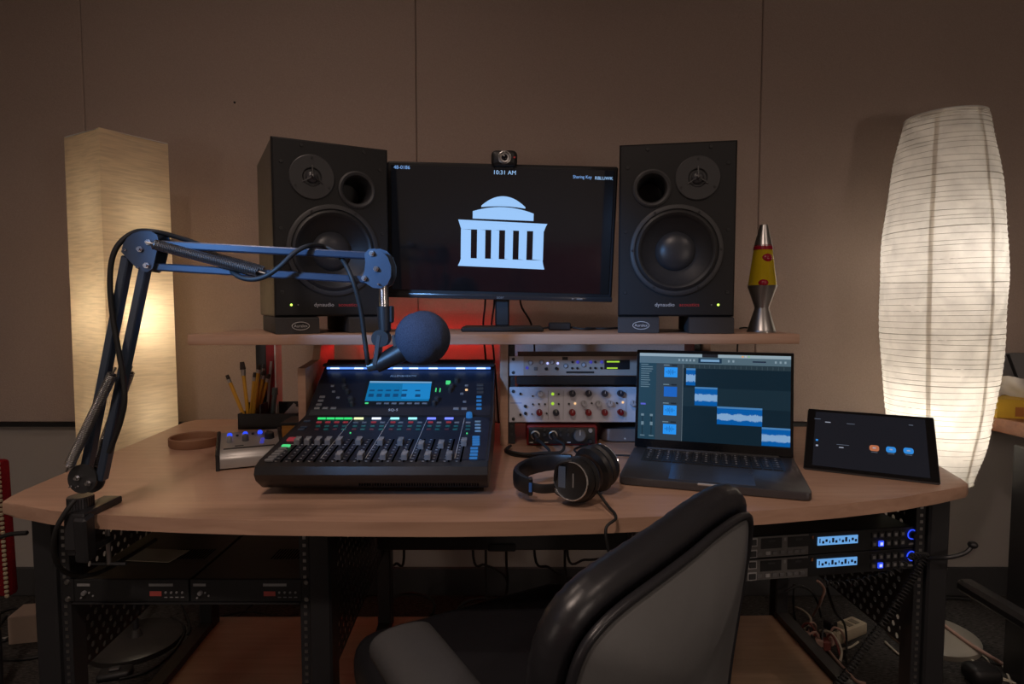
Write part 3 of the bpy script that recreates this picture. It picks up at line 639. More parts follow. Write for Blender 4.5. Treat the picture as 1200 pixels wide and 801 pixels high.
for X, Y, r in ((133, 407, 3.2), (133, 570, 3.2), (172, 505, 4.2), (172, 560, 4.2), (432, 410, 2.4), (432, 487, 2.4), (230, 488, 2.4), (278, 488, 2.4), (325, 488, 2.4), (228, 425, 2), (222, 565, 2), (338, 560, 2.4), (512, 485, 2.4), (690, 480, 2.4), (886, 480, 2.4)):
    dot(chn, *q1(*CR(X, Y), RY, chn), r / 1000, BLK, 'switch', h=0.005)
for X in (350, 468, 960):
    x, z = q1(*CR(X, 480), RY, chn); obj('divider_line', box(new(), (x, -0.0003, 0.0435), (0.0008, 0.0006, 0.075)), PRINTG, chn)
x, z = q1(*CR(98, 480), RY, chn); obj('legend', box(new(), (x, -0.0003, z), (0.03, 0.0005, 0.0016)), mat('blue_print', (0.15, 0.2, 0.45), 0.5), chn)

# red audio interface and grey mini computer inside the rack bay
ai0 = onz(617, 522.5, ZD)
ai = thing('audio_interface', 'red audio interface box with two plugged cables under the rack units', 'audio interface', (ai0.x, ai0.y, ZD))
obj('case', box(new(), (0.0895, 0.075, 0.027), (0.179, 0.15, 0.05), 0.005, seg=2), mat('red_anodised', (0.22, 0.012, 0.015), 0.35, 0.4), ai)
obj('face_panel', box(new(), (0.0895, 0.0006, 0.027), (0.170, 0.004, 0.043), 0.004, seg=2), BLK, ai)
for x, m in ((0.022, STL), (0.067, STL)):
    b = new(); lathe(b, [(0.0115, 0), (0.0115, 0.003), (0.009, 0.004), (0.0085, 0.002), (0, 0.002)], 24, front(x, 0.029, -0.001)); obj('input_jack', b, m, ai)
knob(ai, 0.134, 0.029, 0.016, 0.013, mat('volume_knob', (0.12, 0.12, 0.12), 0.4), -0.001, 'volume_knob', PRINTW)
for x, z, m in ((0.161, 0.041, LGR), (0.161, 0.014, BLK)): knob(ai, x, z, 0.0055, 0.007, m, -0.001)
for x, z in ((0.045, 0.043), (0.045, 0.03), (0.086, 0.043), (0.105, 0.043), (0.105, 0.03), (0.086, 0.03)): dot(ai, x, z, 0.0035, DGR, 'gain_knob', -0.001, 0.006)
for x in (0.012, 0.05, 0.09, 0.107): obj('legend', box(new(), (x, -0.0016, 0.01), (0.009, 0.0006, 0.002)), PRINTW, ai)
for i, x in enumerate((0.022, 0.067)):
    w0 = Vector((ai0.x + x, ai0.y - 0.004, ZD + 0.029))
    plug = thing('audio_plug', ('black cable plugged into the red audio interface end beside the wooden divider', 'black cable plugged into the middle socket of the red audio interface')[i], 'cable', w0, group='cables at the audio interface')
    b = new(); cyl(b, (0, 0, 0), (0.004, -0.035, -0.004), 0.008, 0.0065, 12); obj('connector', b, BLK, plug)
    ends = [(0.02, -0.06, -0.012), (0.03, -0.085, -0.022), (0.0, -0.11, -0.0255), (-0.05, -0.105, -0.0255), (-0.075, -0.06, -0.0255), (-0.066, -0.02, -0.0245)] if i == 0 else [(0.022, -0.06, -0.01), (0.012, -0.09, -0.021), (-0.03, -0.108, -0.0185), (-0.075, -0.12, -0.0185), (-0.115, -0.08, -0.02), (-0.107, -0.03, -0.02)]
    b = new(); tube(b, smooth([(0.004, -0.034, -0.004)] + ends, 6), 0.0035, 8); obj('lead', b, RUB, plug)
mc = onz(706, 518, ZD)
mini = thing('mini_computer', 'flat grey aluminium mini computer beside the red audio interface', 'computer', (mc.x + 0.0985, mc.y + 0.0985, ZD))
ALU = mat('space_grey_aluminium', (0.10, 0.10, 0.11), 0.4, 0.7)
pol = [(sx_ * (0.0985 - 0.024) + 0.024 * math.cos(a), sy_ * (0.0985 - 0.024) + 0.024 * math.sin(a)) for (sx_, sy_, a0) in ((1, 1, 0), (-1, 1, PI / 2), (-1, -1, PI), (1, -1, 3 * PI / 2)) for a in [a0 + i * PI / 12 for i in range(7)]]
obj('case', prism(new(), pol, 0.003, 0.036, bev=0.002), mat('mini_aluminium', (0.28, 0.27, 0.28), 0.4, 0.6), mini)
b = new(); cyl(b, (0, 0, 0), (0, 0, 0.0035), 0.08, n=32); obj('foot', b, RUB, mini)
dot(mini, -0.04, 0.01, 0.0022, WHT, y=-0.0984)

# ================================================================== MIXER
mix = thing('digital_mixer', 'black digital mixing console with lit blue touchscreen and rows of faders', 'mixer', (-0.258, 1.32, ZD))
MX0, MX1 = -0.474, -0.044; MXW = MX1 - MX0; mcx = (MX0 + MX1) / 2
prof_m = [(1.10, 0.772), (1.128, 0.752), (1.50, 0.752), (1.565, 0.79), (1.57, 0.945), (1.552, 0.957), (1.537, 0.945), (1.378, 0.8405), (1.118, 0.8055), (1.098, 0.800), (1.092, 0.786)]
MxM = Matrix(((0, 0, 1, 0), (1, 0, 0, 0), (0, 1, 0, 0), (0, 0, 0, 1)))
obj('body', prism(new(), prof_m, MX0, MX1, MxM, bev=0.003), mat('mixer_black', (0.016, 0.015, 0.016), 0.4), mix, 0.5, world=True)
FA, FB, FC = Vector((0, 1.118, 0.8058)), Vector((0, 1.378, 0.8408)), Vector((0, 1.537, 0.9453))
d1 = (FB - FA).normalized(); n1 = Vector((0, -d1.z, d1.y)); d2 = (FC - FB).normalized(); n2 = Vector((0, -d2.z, d2.y))
MXb = Matrix(((1, 0, 0, 0), (0, d1.y, n1.y, 0), (0, d1.z, n1.z, 0), (0, 0, 0, 1)))
MXu = Matrix(((1, 0, 0, 0), (0, d2.y, n2.y, 0), (0, d2.z, n2.z, 0), (0, 0, 0, 1)))
CM = lambda X, Y: (280 + X / 3.75, 400 + Y / 3.75)
def lo(X, Y): return onplane(*CM(X, Y), FA, n1)
def up(X, Y): return onplane(*CM(X, Y), FB, n2)
def at(p, M): return Matrix.Translation(p) @ M
obj('fader_panel', box(new(), (0, 0, 0), (MXW - 0.012, (FB - FA).length - 0.008, 0.0012), M=at(Vector((mcx, 0, 0)) + (FA + FB) / 2, MXb)), mat('mixer_navy_panel', (0.012, 0.014, 0.022), 0.42), mix, world=True)
obj('control_panel', box(new(), (0, 0, 0), (MXW - 0.012, (FC - FB).length - 0.008, 0.0012), M=at(Vector((mcx, 0, 0)) + (FB + FC) / 2, MXu)), 'mixer_navy_panel', mix, world=True)
# LED lightbar under the top lip
b = new(); p = up(740, 128); box(b, (mcx, 1.514, 0.9385), (MXW - 0.02, 0.006, 0.004)); obj('light_bar', b, glow('mixer_lightbar', (0.12, 0.28, 1.0), 1.6), mix, world=True)
for X in (425, 530, 607, 700, 770, 855, 975, 1065):
    p = up(X, 128); b = new(); box(b, (p.x, 1.5125, 0.9385), (0.022, 0.006, 0.003)); obj('light_spot', b, glow('mixer_led_spot', (0.6, 0.75, 1.0), 2.2), mix, world=True)
b = new(); box(b, (mcx, 1.531, 0.946), (MXW, 0.042, 0.008), 0.002); obj('top_lip', b, MATS['mixer_black'], mix, world=True)
# touchscreen
def usheet(corners, m, name, par=None, lift=0.002, th=0.002):
    o_ = obj(name, quadsheet(new(), [up(*c) + n2 * lift for c in corners], th, n2), m, par or mix, 0, world=True); return o_
usheet([(560, 168), (858, 172), (840, 284), (538, 284)], BLK, 'screen_bezel', lift=0.0015)
SB = glow('touchscreen_blue', (0.01, 0.26, 0.6), 0.5)
ts = usheet([(576, 177), (848, 180), (834, 263), (554, 263)], SB, 'touchscreen', lift=0.003)
usheet([(577, 178), (848, 181), (847, 187), (575, 185)], glow('touchscreen_bar', (0.25, 0.5, 0.75), 0.6), 'status_bar', ts, lift=0.0036, th=0.0006)
for i in range(5):
    for (ya, yb) in ((216, 222), (234, 247)):
        xa = 576 + i * 36 - (ya - 216) * 0.25; usheet([(xa, ya), (xa + 22, ya), (xa + 20, yb), (xa - 3, yb)], mat('touchscreen_dark', (0.01, 0.03, 0.08), 0.4, emit=(0.0, 0.08, 0.2), es=0.5), 'screen_tile', ts, lift=0.0036, th=0.0006)
for (ya, yb) in ((217, 223), (236, 248)): usheet([(776, ya), (798, ya), (797, yb), (774, yb)], 'touchscreen_dark', 'screen_tile', ts, lift=0.0036, th=0.0006)
usheet([(720, 190), (846, 190), (838, 256), (714, 256)], glow('touchscreen_light', (0.02, 0.34, 0.8), 0.55), 'screen_panel', ts, lift=0.0034, th=0.0004)
def up_text(body_, X, Y, size, m): return text(body_, size, m, mix, Matrix.Translation(-mix.location) @ at(up(X, Y) + n2 * 0.0012, MXu))
up_text('SQ-5', 678, 302, 0.011, PRINTW); up_text('ALLEN&HEATH', 722, 153, 0.0095, PRINTW)
# buttons: joined by colour, each a raised key
def keys(cells, m, name, panel, sz=(0.011, 0.006), h=0.003):
    b = new()
    for (X, Y) in cells:
        p, M, n = (lo(X, Y), MXb, n1) if panel == 'lo' else (up(X, Y), MXu, n2)
        box(b, (0, 0, h / 2), (sz[0], sz[1], h), 0.0006, at(p, M))
    o_ = obj(name, b, m, mix, 0.5, world=True); o_['kind'] = 'stuff'; return o_
KG = mat('grey_key', (0.17, 0.17, 0.175), 0.5); KR = glow('red_key', (0.55, 0.06, 0.08), 0.35); KT = mat('teal_key', (0.02, 0.09, 0.085), 0.4, emit=(0.0, 0.25, 0.2), es=0.08); KB = glow('blue_key', (0.05, 0.3, 0.8), 0.35); KD = mat('dark_red_key', (0.12, 0.03, 0.035), 0.4); KGR = glow('green_key', (0.08, 0.8, 0.25), 0.8)
keys([(582 + 33.5 * i, 274) for i in range(1, 8)], KG, 'soft_key', 'up', (0.012, 0.005)); keys([(562, 273)], KGR, 'lit_key', 'up', (0.008, 0.004))
cols = [352, 391, 430, 468, 514, 552, 592, 632, 677, 712, 755, 795, 842, 880, 922, 958]
redc = {0, 1, 2, 3, 6, 8, 10, 12, 14}
keys([(cols[i], 357) for i in redc], KR, 'mute_key', 'lo'); keys([(cols[i], 358) for i in range(16) if i not in redc] + [(1008, 358)], KG, 'mute_key', 'lo')
keys([(X - 4, 374) for X in cols] + [(1007, 374)], KT, 'select_key', 'lo', (0.010, 0.005))
keys([(X - 8, 388) for i, X in enumerate(cols) if i % 2 == 0], KD, 'pafl_key', 'lo', (0.010, 0.005)); keys([(X - 8, 388) for i, X in enumerate(cols) if i % 2] + [(1006, 388)], KT, 'pafl_key', 'lo', (0.010, 0.005))
keys([(135 + 14.5 * i, 524 - 12.5 * i) for i in range(5)], KG, 'soft_key', 'lo', (0.016, 0.009), 0.004); keys([(207, 462)], KGR, 'lit_key', 'lo', (0.016, 0.008), 0.004); keys([(236, 433)], KR, 'lit_key', 'lo', (0.02, 0.016), 0.004)
keys([(275, 388), (285, 378), (300, 352)], mat('slate_key', (0.05, 0.08, 0.13), 0.4), 'soft_key', 'lo', (0.014, 0.008))
keys([(1050, 354 + 14 * i) for i in range(4)], mat('pale_blue_key', (0.2, 0.34, 0.42), 0.4), 'layer_key', 'lo', (0.013, 0.006)); keys([(1042, 422 + 11 * i) for i in range(4)] + [(1034, 472), (1034, 486), (1032, 500), (1030, 515)], KB, 'layer_key', 'lo', (0.015, 0.008))
keys([(1055, 245 + 17 * i) for i in range(4)], KB, 'layer_key', 'up', (0.012, 0.006)); keys([(1060, 193 + 16 * i) for i in range(3)], mat('dark_key', (0.05, 0.05, 0.05), 0.4), 'layer_key', 'up', (0.016, 0.008))
keys([(367, 245), (360, 262), (352, 279), (344, 295), (380, 295), (416, 295), (954, 297), (990, 297)], KG, 'soft_key', 'up', (0.013, 0.007)); keys([(412, 197), (417, 222), (436, 248), (1000, 195), (980, 231), (992, 266)], KG, 'small_key', 'up', (0.008, 0.006)); keys([(1000, 214)], AMB, 'lit_key', 'up', (0.006, 0.005)); keys([(920, 184)], KGR, 'lit_key', 'up', (0.011, 0.009), 0.006)
keys([(866, 214), (884, 215)], KGR, 'meter_bar', 'up', (0.0025, 0.013)); keys([(490, 404), (1002, 406)], KGR, 'lit_key', 'lo', (0.003, 0.003))
for X, Y, r in ((462, 178, 5), (464, 207, 6), (478, 228, 5), (493, 262, 7), (498, 283, 5), (958, 178, 6), (935, 205, 6), (928, 222, 5), (870, 262, 6), (858, 280, 5), (1012, 330, 7.5)):
    b = new(); lathe(b, [(r / 1000, 0), (r * 0.9 / 1000, 0.011), (r * 0.7 / 1000, 0.013), (0, 0.013)], 16, at(up(X, Y) if Y < 320 else lo(X, Y + 4), MXu if Y < 320 else MXb))
    k = obj('rotary_knob', b, KB if Y > 320 else DGR, mix, world=True)
# scribble strips
for (xa, xb, c, st) in ((347, 382, (0.04, 0.85, 0.2), 0.9), (386, 421, (0.04, 0.85, 0.2), 0.9), (425, 460, (0.04, 0.85, 0.2), 0.9), (463, 498, (0.04, 0.85, 0.2), 0.9), (507, 548, (0.9, 1.0, 0.5), 1.1), (585, 625, (0.75, 0.8, 1.0), 1.3), (667, 705, (0.35, 0.95, 1.0), 1.2), (745, 783, (0.35, 0.95, 1.0), 1.2), (828, 866, (0.15, 0.2, 1.0), 1.5), (905, 943, (0.15, 0.2, 1.0), 1.5)):
    o_ = obj('channel_display', quadsheet(new(), [lo(xa, 336.5) + n1 * 0.002, lo(xb, 336.5) + n1 * 0.002, lo(xb - 1.2, 343) + n1 * 0.002, lo(xa - 1.2, 343) + n1 * 0.002], 0.0015, n1), glow('strip_%d' % xa, c, st), mix, 0, world=True)
# faders: 17 slots and caps
caps_px = [(262, 440), (306, 440), (352, 440), (396, 440), (444, 440), (443, 505), (530, 440), (537, 505), (625, 442), (637, 505), (712, 443), (730, 505), (802, 458), (832, 505), (890, 455), (925, 505), (990, 445)]
capmesh = None; yA, yB = lo(600, 432), lo(600, 527)
for (X, Y) in caps_px:
    p = lo(X, Y + 8)
    b = new(); ll = (yB - yA).length; q = (yA + yB) / 2; box(b, (0, 0, 0.0009), (0.0032, ll, 0.0012), 0, at(Vector((p.x, q.y, q.z)), MXb)); obj('fader_slot', b, mat('void_black', (0.002, 0.002, 0.002), 0.9, spec=0.0), mix, 0, world=True)
    if capmesh is None:
        b = new(); prism(b, [(-0.012, 0.001), (0.012, 0.001), (0.0105, 0.011), (0.006, 0.0135), (0.0, 0.0105), (-0.006, 0.0135), (-0.0105, 0.011)], -0.0055, 0.0055, Matrix(((0, 0, 1, 0), (1, 0, 0, 0), (0, 1, 0, 0), (0, 0, 0, 1))), bev=0.0006); b.transform(MXb)
        capmesh = obj('fader', b, mat('fader_cap', (0.13, 0.125, 0.125), 0.4), mix); capmesh.location = p - mix.location
        b = new(); box(b, (0, 0, 0.0108), (0.011, 0.0016, 0.0006)); b.transform(MXb); mk = obj('fader_line', b, PRINTW, capmesh)
    else:
        c_ = dup(capmesh, mix, p - mix.location); dup(mk, c_)
for i in (4, 8, 12, 16):
    xa = (lo(*caps_px[i]).x + lo(caps_px[i - 1][0], caps_px[i - 1][1]).x) / 2; b = new(); q = (FA + FB) / 2
    box(b, (0, 0, 0.0008), (0.0009, (FB - FA).length - 0.02, 0.0006), 0, at(Vector((xa, q.y, q.z)), MXb)); obj('channel_divider', b, PRINTW, mix, 0, world=True)
b = new()
for i in range(17):
    pxx = lo(*caps_px[i][:2]).x
    for k in range(9):
        f_ = k / 8; q = yA.lerp(yB, f_); box(b, (0, 0, 0.0008), (0.004, 0.0007, 0.0005), 0, at(Vector((pxx - 0.0065, q.y, q.z)), MXb))
o_ = obj('fader_scale', b, PRINTW, mix, 0, world=True); o_['kind'] = 'stuff'
b = new()
for i in range(46): box(b, (MX0 + 0.19 + i * 0.0049, 1.111, 0.7655), (0.002, 0.004, 0.01), 0)
o_ = obj('vent_slot', b, 'void_black', mix, 0, world=True); o_['kind'] = 'stuff'
for x, y in ((MX0 + 0.05, 1.18), (MX1 - 0.05, 1.18), (MX0 + 0.05, 1.48), (MX1 - 0.05, 1.48)):
    b = new(); cyl(b, (x, y, ZD), (x, y, 0.753), 0.014, n=14); obj('foot', b, RUB, mix, world=True)

# ================================================================== LAPTOP
lf, lr = onz(725, 567.5, ZD), onz(951, 588, ZD)
lap = thing('laptop', 'grey laptop open on blue audio editing tracks', 'laptop', (lf.x, lf.y, ZD), math.atan2(lr.y - lf.y, lr.x - lf.x))
LW, LD = 0.349, 0.272
pol = []
for (cx, cy, a0) in ((LW - 0.011, LD - 0.011, 0), (0.011, LD - 0.011, PI / 2), (0.011, 0.011, PI), (LW - 0.011, 0.011, 3 * PI / 2)):
    pol += [(cx + 0.011 * math.cos(a0 + i * PI / 10), cy + 0.011 * math.sin(a0 + i * PI / 10)) for i in range(6)]
obj('base', prism(new(), pol, 0.002, 0.0165, bev=0.0018), ALU, lap)
b = new(); prism(b, [(0.028, 0.142), (LW - 0.028, 0.142), (LW - 0.028, 0.251), (0.028, 0.251)], 0.0164, 0.0169); kb = obj('keyboard_well', b, BLK, lap)
b = new()
for r in range(6):
    y = 0.1515 + r * 0.0182; n = 14 if r else 7; x = 0.032
    ws = [0.0178] * 14 if r else [0.0178, 0.0178, 0.0178, 0.022, 0.1, 0.022, 0.0178, 0.0178, 0.0178]
    tot = sum(ws); sc = (LW - 0.064) / tot
    for w_ in ws: box(b, (x + w_ * sc / 2, y, 0.0174), (w_ * sc - 0.0028, 0.0146 if r < 5 else 0.012, 0.0012), 0.0004); x += w_ * sc
o_ = obj('key', b, mat('laptop_key', (0.012, 0.012, 0.014), 0.5), kb, 0.4); o_['kind'] = 'stuff'
b = new()
for i in range(70):
    r_ = i % 5; c_ = i // 5; box(b, (0.041 + c_ * 0.0206 + random.uniform(-0.001, 0.001), 0.1697 + r_ * 0.0182, 0.01805), (0.004, 0.0035, 0.0002))
o_ = obj('key_legend', b, mat('key_legend', (0.4, 0.4, 0.42), 0.5), kb, 0); o_['kind'] = 'stuff'
b = new(); prism(b, [(LW / 2 - 0.08, 0.014), (LW / 2 + 0.08, 0.014), (LW / 2 + 0.08, 0.13), (LW / 2 - 0.08, 0.13)], 0.0162, 0.0168, bev=0.0002, seg=1); obj('trackpad', b, mat('trackpad_glass', (0.085, 0.085, 0.10), 0.3, 0.5), lap)
b = new(); box(b, (LW / 2, 0.0018, 0.0145), (0.05, 0.006, 0.0042), 0.0012); obj('thumb_notch', b, mat('polished_edge', (0.6, 0.6, 0.62), 0.3, 0.5), lap)
for x, y in ((0.03, 0.03), (LW - 0.03, 0.03), (0.03, LD - 0.03), (LW - 0.03, LD - 0.03)):
    b = new(); cyl(b, (x, y, 0), (x, y, 0.0025), 0.008, n=12); obj('foot', b, RUB, lap)
b = new(); cyl(b, (0.03, LD - 0.006, 0.0165), (LW - 0.03, LD - 0.006, 0.0165), 0.004, n=10); obj('hinge', b, BLK, lap)
TIL = math.radians(8.0)
LM = Matrix.Translation((0, LD - 0.008, 0.0172)) @ Matrix.Rotation(-TIL, 4, 'X')      # lid plane: x right, z up along the lid
LH = 0.234
lid = box(new(), (LW / 2, 0.004, LH / 2), (LW, 0.0055, LH), 0.0022, seg=2); lid.transform(LM); lid = obj('lid', lid, ALU, lap)
q = box(new(), (LW / 2, 0.0006, LH / 2), (LW - 0.002, 0.002, LH - 0.002), 0.0009); q.transform(LM); bez = obj('bezel', q, mat('black_glass', (0.006, 0.006, 0.007), 0.12), lap)
SW, SH, SX, SZ = LW - 0.014, LH - 0.029, 0.007, 0.021
def lscr(u0, v0, u1, v1, m, name, lift=0.0, par=None):
    """rectangle on the laptop screen in fractions, v measured downwards"""
    q = box(new(), (SX + SW * (u0 + u1) / 2, -0.0006 - lift, SZ + SH * (1 - (v0 + v1) / 2)), (SW * (u1 - u0), 0.0005, SH * (v1 - v0))); q.transform(LM)
    return obj(name, q, m, par or ls, 0)
ls = None
ls = lscr(0, 0, 1, 1, glow('app_dark', (0.004, 0.016, 0.028), 0.9), 'screen', 0, lap)
X_ = lambda X, Y: ((X - 100) / 683.0, 0)
def LS(x0, y0, x1, y1):
    """laptop crop pixels (915x801 crop) -> screen fractions, following the slanted edges of the lid"""
    def uv(x, y):
        tv = (y - 72) / (487 - 72 + (x - 100) / 683 * (540 - 90 - 487 + 72)) if False else None
        u = (x - 99) / (782 - 99); t_, bt = 72 + u * 16, 488 + u * 52; return u, (y - t_) / (bt - t_)
    a_, c_ = uv(x0, y0), uv(x1, y1); return a_[0], a_[1], c_[0], c_[1]
def lr_(x0, y0, x1, y1, m, name, lift=0.0004, par=None): return lscr(*LS(x0, y0, x1, y1), m, name, lift, par)
lscr(0, 0, 1, 0.035, glow('app_menu', (0.36, 0.48, 0.55), 0.7), 'menu_bar', 0.0002)
lscr(0, 0.035, 1, 0.115, glow('app_toolbar', (0.10, 0.17, 0.22), 0.7), 'toolbar', 0.0002)
lscr(0, 0.115, 0.12, 1, glow('app_inspector', (0.014, 0.05, 0.078), 0.8), 'inspector', 0.0002)
lscr(0.12, 0.115, 0.30, 1, glow('app_headers', (0.035, 0.055, 0.075), 0.75), 'track_headers', 0.0002)
lscr(0.30, 0.115, 1, 0.165, glow('app_ruler', (0.02, 0.04, 0.055), 0.8), 'ruler', 0.0003)
lscr(0.30, 0.385, 1, 0.60, glow('app_row', (0.008, 0.024, 0.038), 0.9), 'track_row', 0.0001)
lscr(0.302, 0.12, 0.3045, 1, glow('app_line', (0.22, 0.28, 0.32), 0.7), 'split_line', 0.0004)
lscr(0.43, 0.0, 0.535, 0.036, BLK, 'camera_notch', 0.0004)
lscr(0.405, 0.045, 0.56, 0.1, glow('app_counter', (0.01, 0.035, 0.07), 0.9), 'counter', 0.0005)
lscr(0.42, 0.058, 0.545, 0.085, glow('app_counter_txt', (0.2, 0.38, 0.6), 0.8), 'counter_text', 0.0008)
for u in (0.27, 0.295, 0.32, 0.345, 0.37, 0.60, 0.63, 0.90, 0.93, 0.96): lscr(u, 0.06, u + 0.012, 0.085, glow('app_icon', (0.25, 0.35, 0.42), 0.8), 'tool_icon', 0.0005)
lscr(0.76, 0.065, 0.845, 0.08, glow('app_master', (0.01, 0.02, 0.05), 0.8), 'level_slider', 0.0005)
for i in range(3): lscr(0.69 + i * 0.02, 0.008, 0.702 + i * 0.02, 0.026, glow('menu_dot%d' % i, ((0.9, 0.45, 0.15), (0.6, 0.6, 0.6), (0.3, 0.6, 0.3))[i], 0.7), 'menu_icon', 0.0004)
CLIP = glow('clip_blue', (0.0, 0.11, 0.42), 0.8); WAV = glow('wave_pale', (0.30, 0.55, 0.9), 0.6); ICB = glow('icon_blue', (0.02, 0.3, 0.9), 0.85); ICD = glow('icon_deep', (0.01, 0.13, 0.55), 0.8); TXT = glow('app_text', (0.2, 0.3, 0.36), 0.6); ICN = glow('icon_dark', (0.01, 0.08, 0.25), 0.5)
trk = [0.165, 0.385, 0.60, 0.82]
for i, (u0, u1, v0, v1) in enumerate(((0.325, 0.388, 0.165, 0.36), (0.385, 0.535, 0.375, 0.585), (0.535, 0.825, 0.585, 0.785), (0.823, 1.0, 0.79, 0.99))):
    c_ = lscr(u0, v0, u1, v1, CLIP, 'audio_clip', 0.0006)
    lscr(u0, v0, u1, v0 + 0.02, glow('clip_head', (0.08, 0.26, 0.55), 0.7), 'clip_header', 0.0009, c_)
    b = new(); n = int((u1 - u0) * 300); vm = (v0 + v1) / 2 + 0.015
    for k in range(n):
        u = u0 + (u1 - u0) * (k + 0.5) / n; a_ = (0.030 + 0.016 * random.random()) * (1 if i != 2 else 0.75 + 0.25 * math.sin(k * 0.11) ** 2)
        box(b, (SX + SW * u, -0.0020, SZ + SH * (1 - vm)), (SW * (u1 - u0) / n, 0.0004, 2 * a_ * SH))
    b.transform(LM); o_ = obj('waveform', b, WAV, c_, 0); o_['kind'] = 'stuff'
for i, v in enumerate((0.215, 0.44, 0.655, 0.87)):
    c_ = lscr(0.175, v - 0.055, 0.265, v + 0.06, ICD if i == 1 else ICB, 'track_icon', 0.0006)
    if i != 1:
        for k in range(9):
            hh = (0.006, 0.012, 0.026, 0.018, 0.036, 0.016, 0.028, 0.012, 0.006)[k]; lscr(0.186 + k * 0.0078, v - hh, 0.1885 + k * 0.0078, v + hh, ICN, 'icon_wave', 0.0010, c_)
    lscr(0.17, v - 0.085, 0.21, v - 0.074, TXT, 'track_name', 0.0006); lscr(0.225, v - 0.088, 0.262, v - 0.07, glow('app_btn', (0.02, 0.03, 0.04), 0.5), 'track_button', 0.0006)
for i in range(11): lscr(0.012, 0.13 + i * 0.026, 0.06 + 0.04 * random.random(), 0.138 + i * 0.026, TXT, 'inspector_text', 0.0006)
lscr(0.015, 0.585, 0.05, 0.605, glow('app_violet', (0.1, 0.12, 0.6), 0.8), 'inspector_button', 0.0006)
for u in (0.028, 0.09):
    lscr(u, 0.74, u + 0.006, 0.95, glow('app_fslot', (0.01, 0.03, 0.045), 0.6), 'channel_slot', 0.0006); lscr(u - 0.006, 0.80, u + 0.012, 0.84, TXT, 'channel_cap', 0.0009); lscr(u - 0.008, 0.71, u + 0.012, 0.735, TXT, 'channel_pan', 0.0006); lscr(u - 0.012, 0.955, u + 0.02, 0.965, TXT, 'channel_label', 0.0006)
for i in range(20): lscr(0.31 + i * 0.034, 0.125, 0.3125 + i * 0.034, 0.16, glow('ruler_tick', (0.08, 0.12, 0.15), 0.6), 'ruler_tick', 0.0006)
M_ = wm(lap)
cp = M_ @ Vector((-0.002, 0.205, 0.009))
cable('laptop_cable', 'dark charging cable plugged into the side of the laptop', [cp + Vector((0.012, -0.002, 0)), cp + Vector((-0.03, 0.006, 0)), cp + Vector((-0.06, 0.012, -0.004)), cp + Vector((-0.10, 0.02, -0.006)), cp + Vector((-0.12, 0.09, -0.006)), cp + Vector((-0.06, 0.16, -0.006))], 0.0024)

# ================================================================== TABLET
tl, tr = onz(941, 550.5, ZD), onz(1103, 569.5, ZD)
tab = thing('tablet', 'black tablet leaning on its cover with a dark dialling screen', 'tablet', (tl.x, tl.y, ZD), math.atan2(tr.y - tl.y, tr.x - tl.x))
TW = (tr - tl).length; THT = 0.178
TM = Matrix.Translation((0, 0.004, 0.004)) @ Matrix.Rotation(-math.radians(52), 4, 'X')
def tpart(name, c, s_, m, bev=0.0, par=None):
    q = box(new(), c, s_, bev); q.transform(TM); return obj(name, q, m, par or tab)
tpart('body', (TW / 2, 0.004, THT / 2), (TW, 0.007, THT), DGR, 0.003)
tpart('bezel', (TW / 2, 0.0, THT / 2), (TW - 0.003, 0.0016, THT - 0.003), 'black_glass', 0.0007)
tsn = tpart('screen', (TW / 2, -0.0008, THT / 2), (TW - 0.034, 0.001, THT - 0.02), mat('tablet_screen', (0.006, 0.006, 0.008), 0.12, emit=(0.05, 0.055, 0.08), es=0.14))
CT = lambda X, Y: onplane(920 + X / 4.286, 460 + Y / 4.286, wm(tab) @ TM @ Vector((0, -0.0014, 0)), (wm(tab).to_3x3() @ TM.to_3x3() @ Vector((0, -1, 0))))
def tloc(X, Y): return (wm(tab) @ TM).inverted() @ CT(X, Y)
for X, Y, c, s_ in ((448, 278, (0.75, 0.25, 0.12), 0.5), (532, 286, (0.04, 0.32, 0.9), 0.7), (620, 292, (0.04, 0.32, 0.9), 0.7)):
    p = tloc(X, Y); q = new(); pl = [(sx_ * 0.0045 + 0.0045 * math.cos(a), sy_ * 0.0045 * 0.4 + 0.0062 * math.sin(a)) for (sx_, sy_, a0) in ((1, 1, 0), (-1, 1, PI / 2), (-1, -1, PI), (1, -1, 3 * PI / 2)) for a in [a0 + i * PI / 10 for i in range(6)]]
    prism(q, pl, 0, 0.0004, Matrix.Translation(p) @ AXY); q.transform(TM); ic = obj('app_button', q, glow('tab_icon_%d' % X, c, s_), tsn, 0)
    q = box(new(), (p.x, -0.0022, p.z), (0.006, 0.0002, 0.003)); q.transform(TM); obj('button_glyph', q, glow('tab_glyph', (0.6, 0.65, 0.8), 0.5), ic)
    q = box(new(), (p.x, -0.0018, p.z - 0.0115), (0.012, 0.0002, 0.001)); q.transform(TM); obj('button_caption', q, glow('tab_caption', (0.25, 0.3, 0.4), 0.4), tsn)
for X, Y, wd, ht, m in ((160, 237, 0.0045, 0.0045, 'tab_icon_532'), (160, 264, 0.0045, 0.004, 'tab_glyph'), (163, 131, 0.013, 0.001, 'tab_caption'), (215, 148, 0.011, 0.002, 'tab_glyph'), (330, 157, 0.016, 0.001, 'tab_caption'), (632, 163, 0.008, 0.0014, 'tab_caption'), (282, 275, 0.009, 0.002, 'tab_glyph'), (290, 262, 0.024, 0.0008, 'tab_caption')):
    p = tloc(X, Y); q = box(new(), (p.x, -0.0018, p.z), (wd, 0.0004, ht)); q.transform(TM); obj('screen_mark', q, m, tsn, 0)
top_b = TM @ Vector((0, 0.008, THT * 0.78))
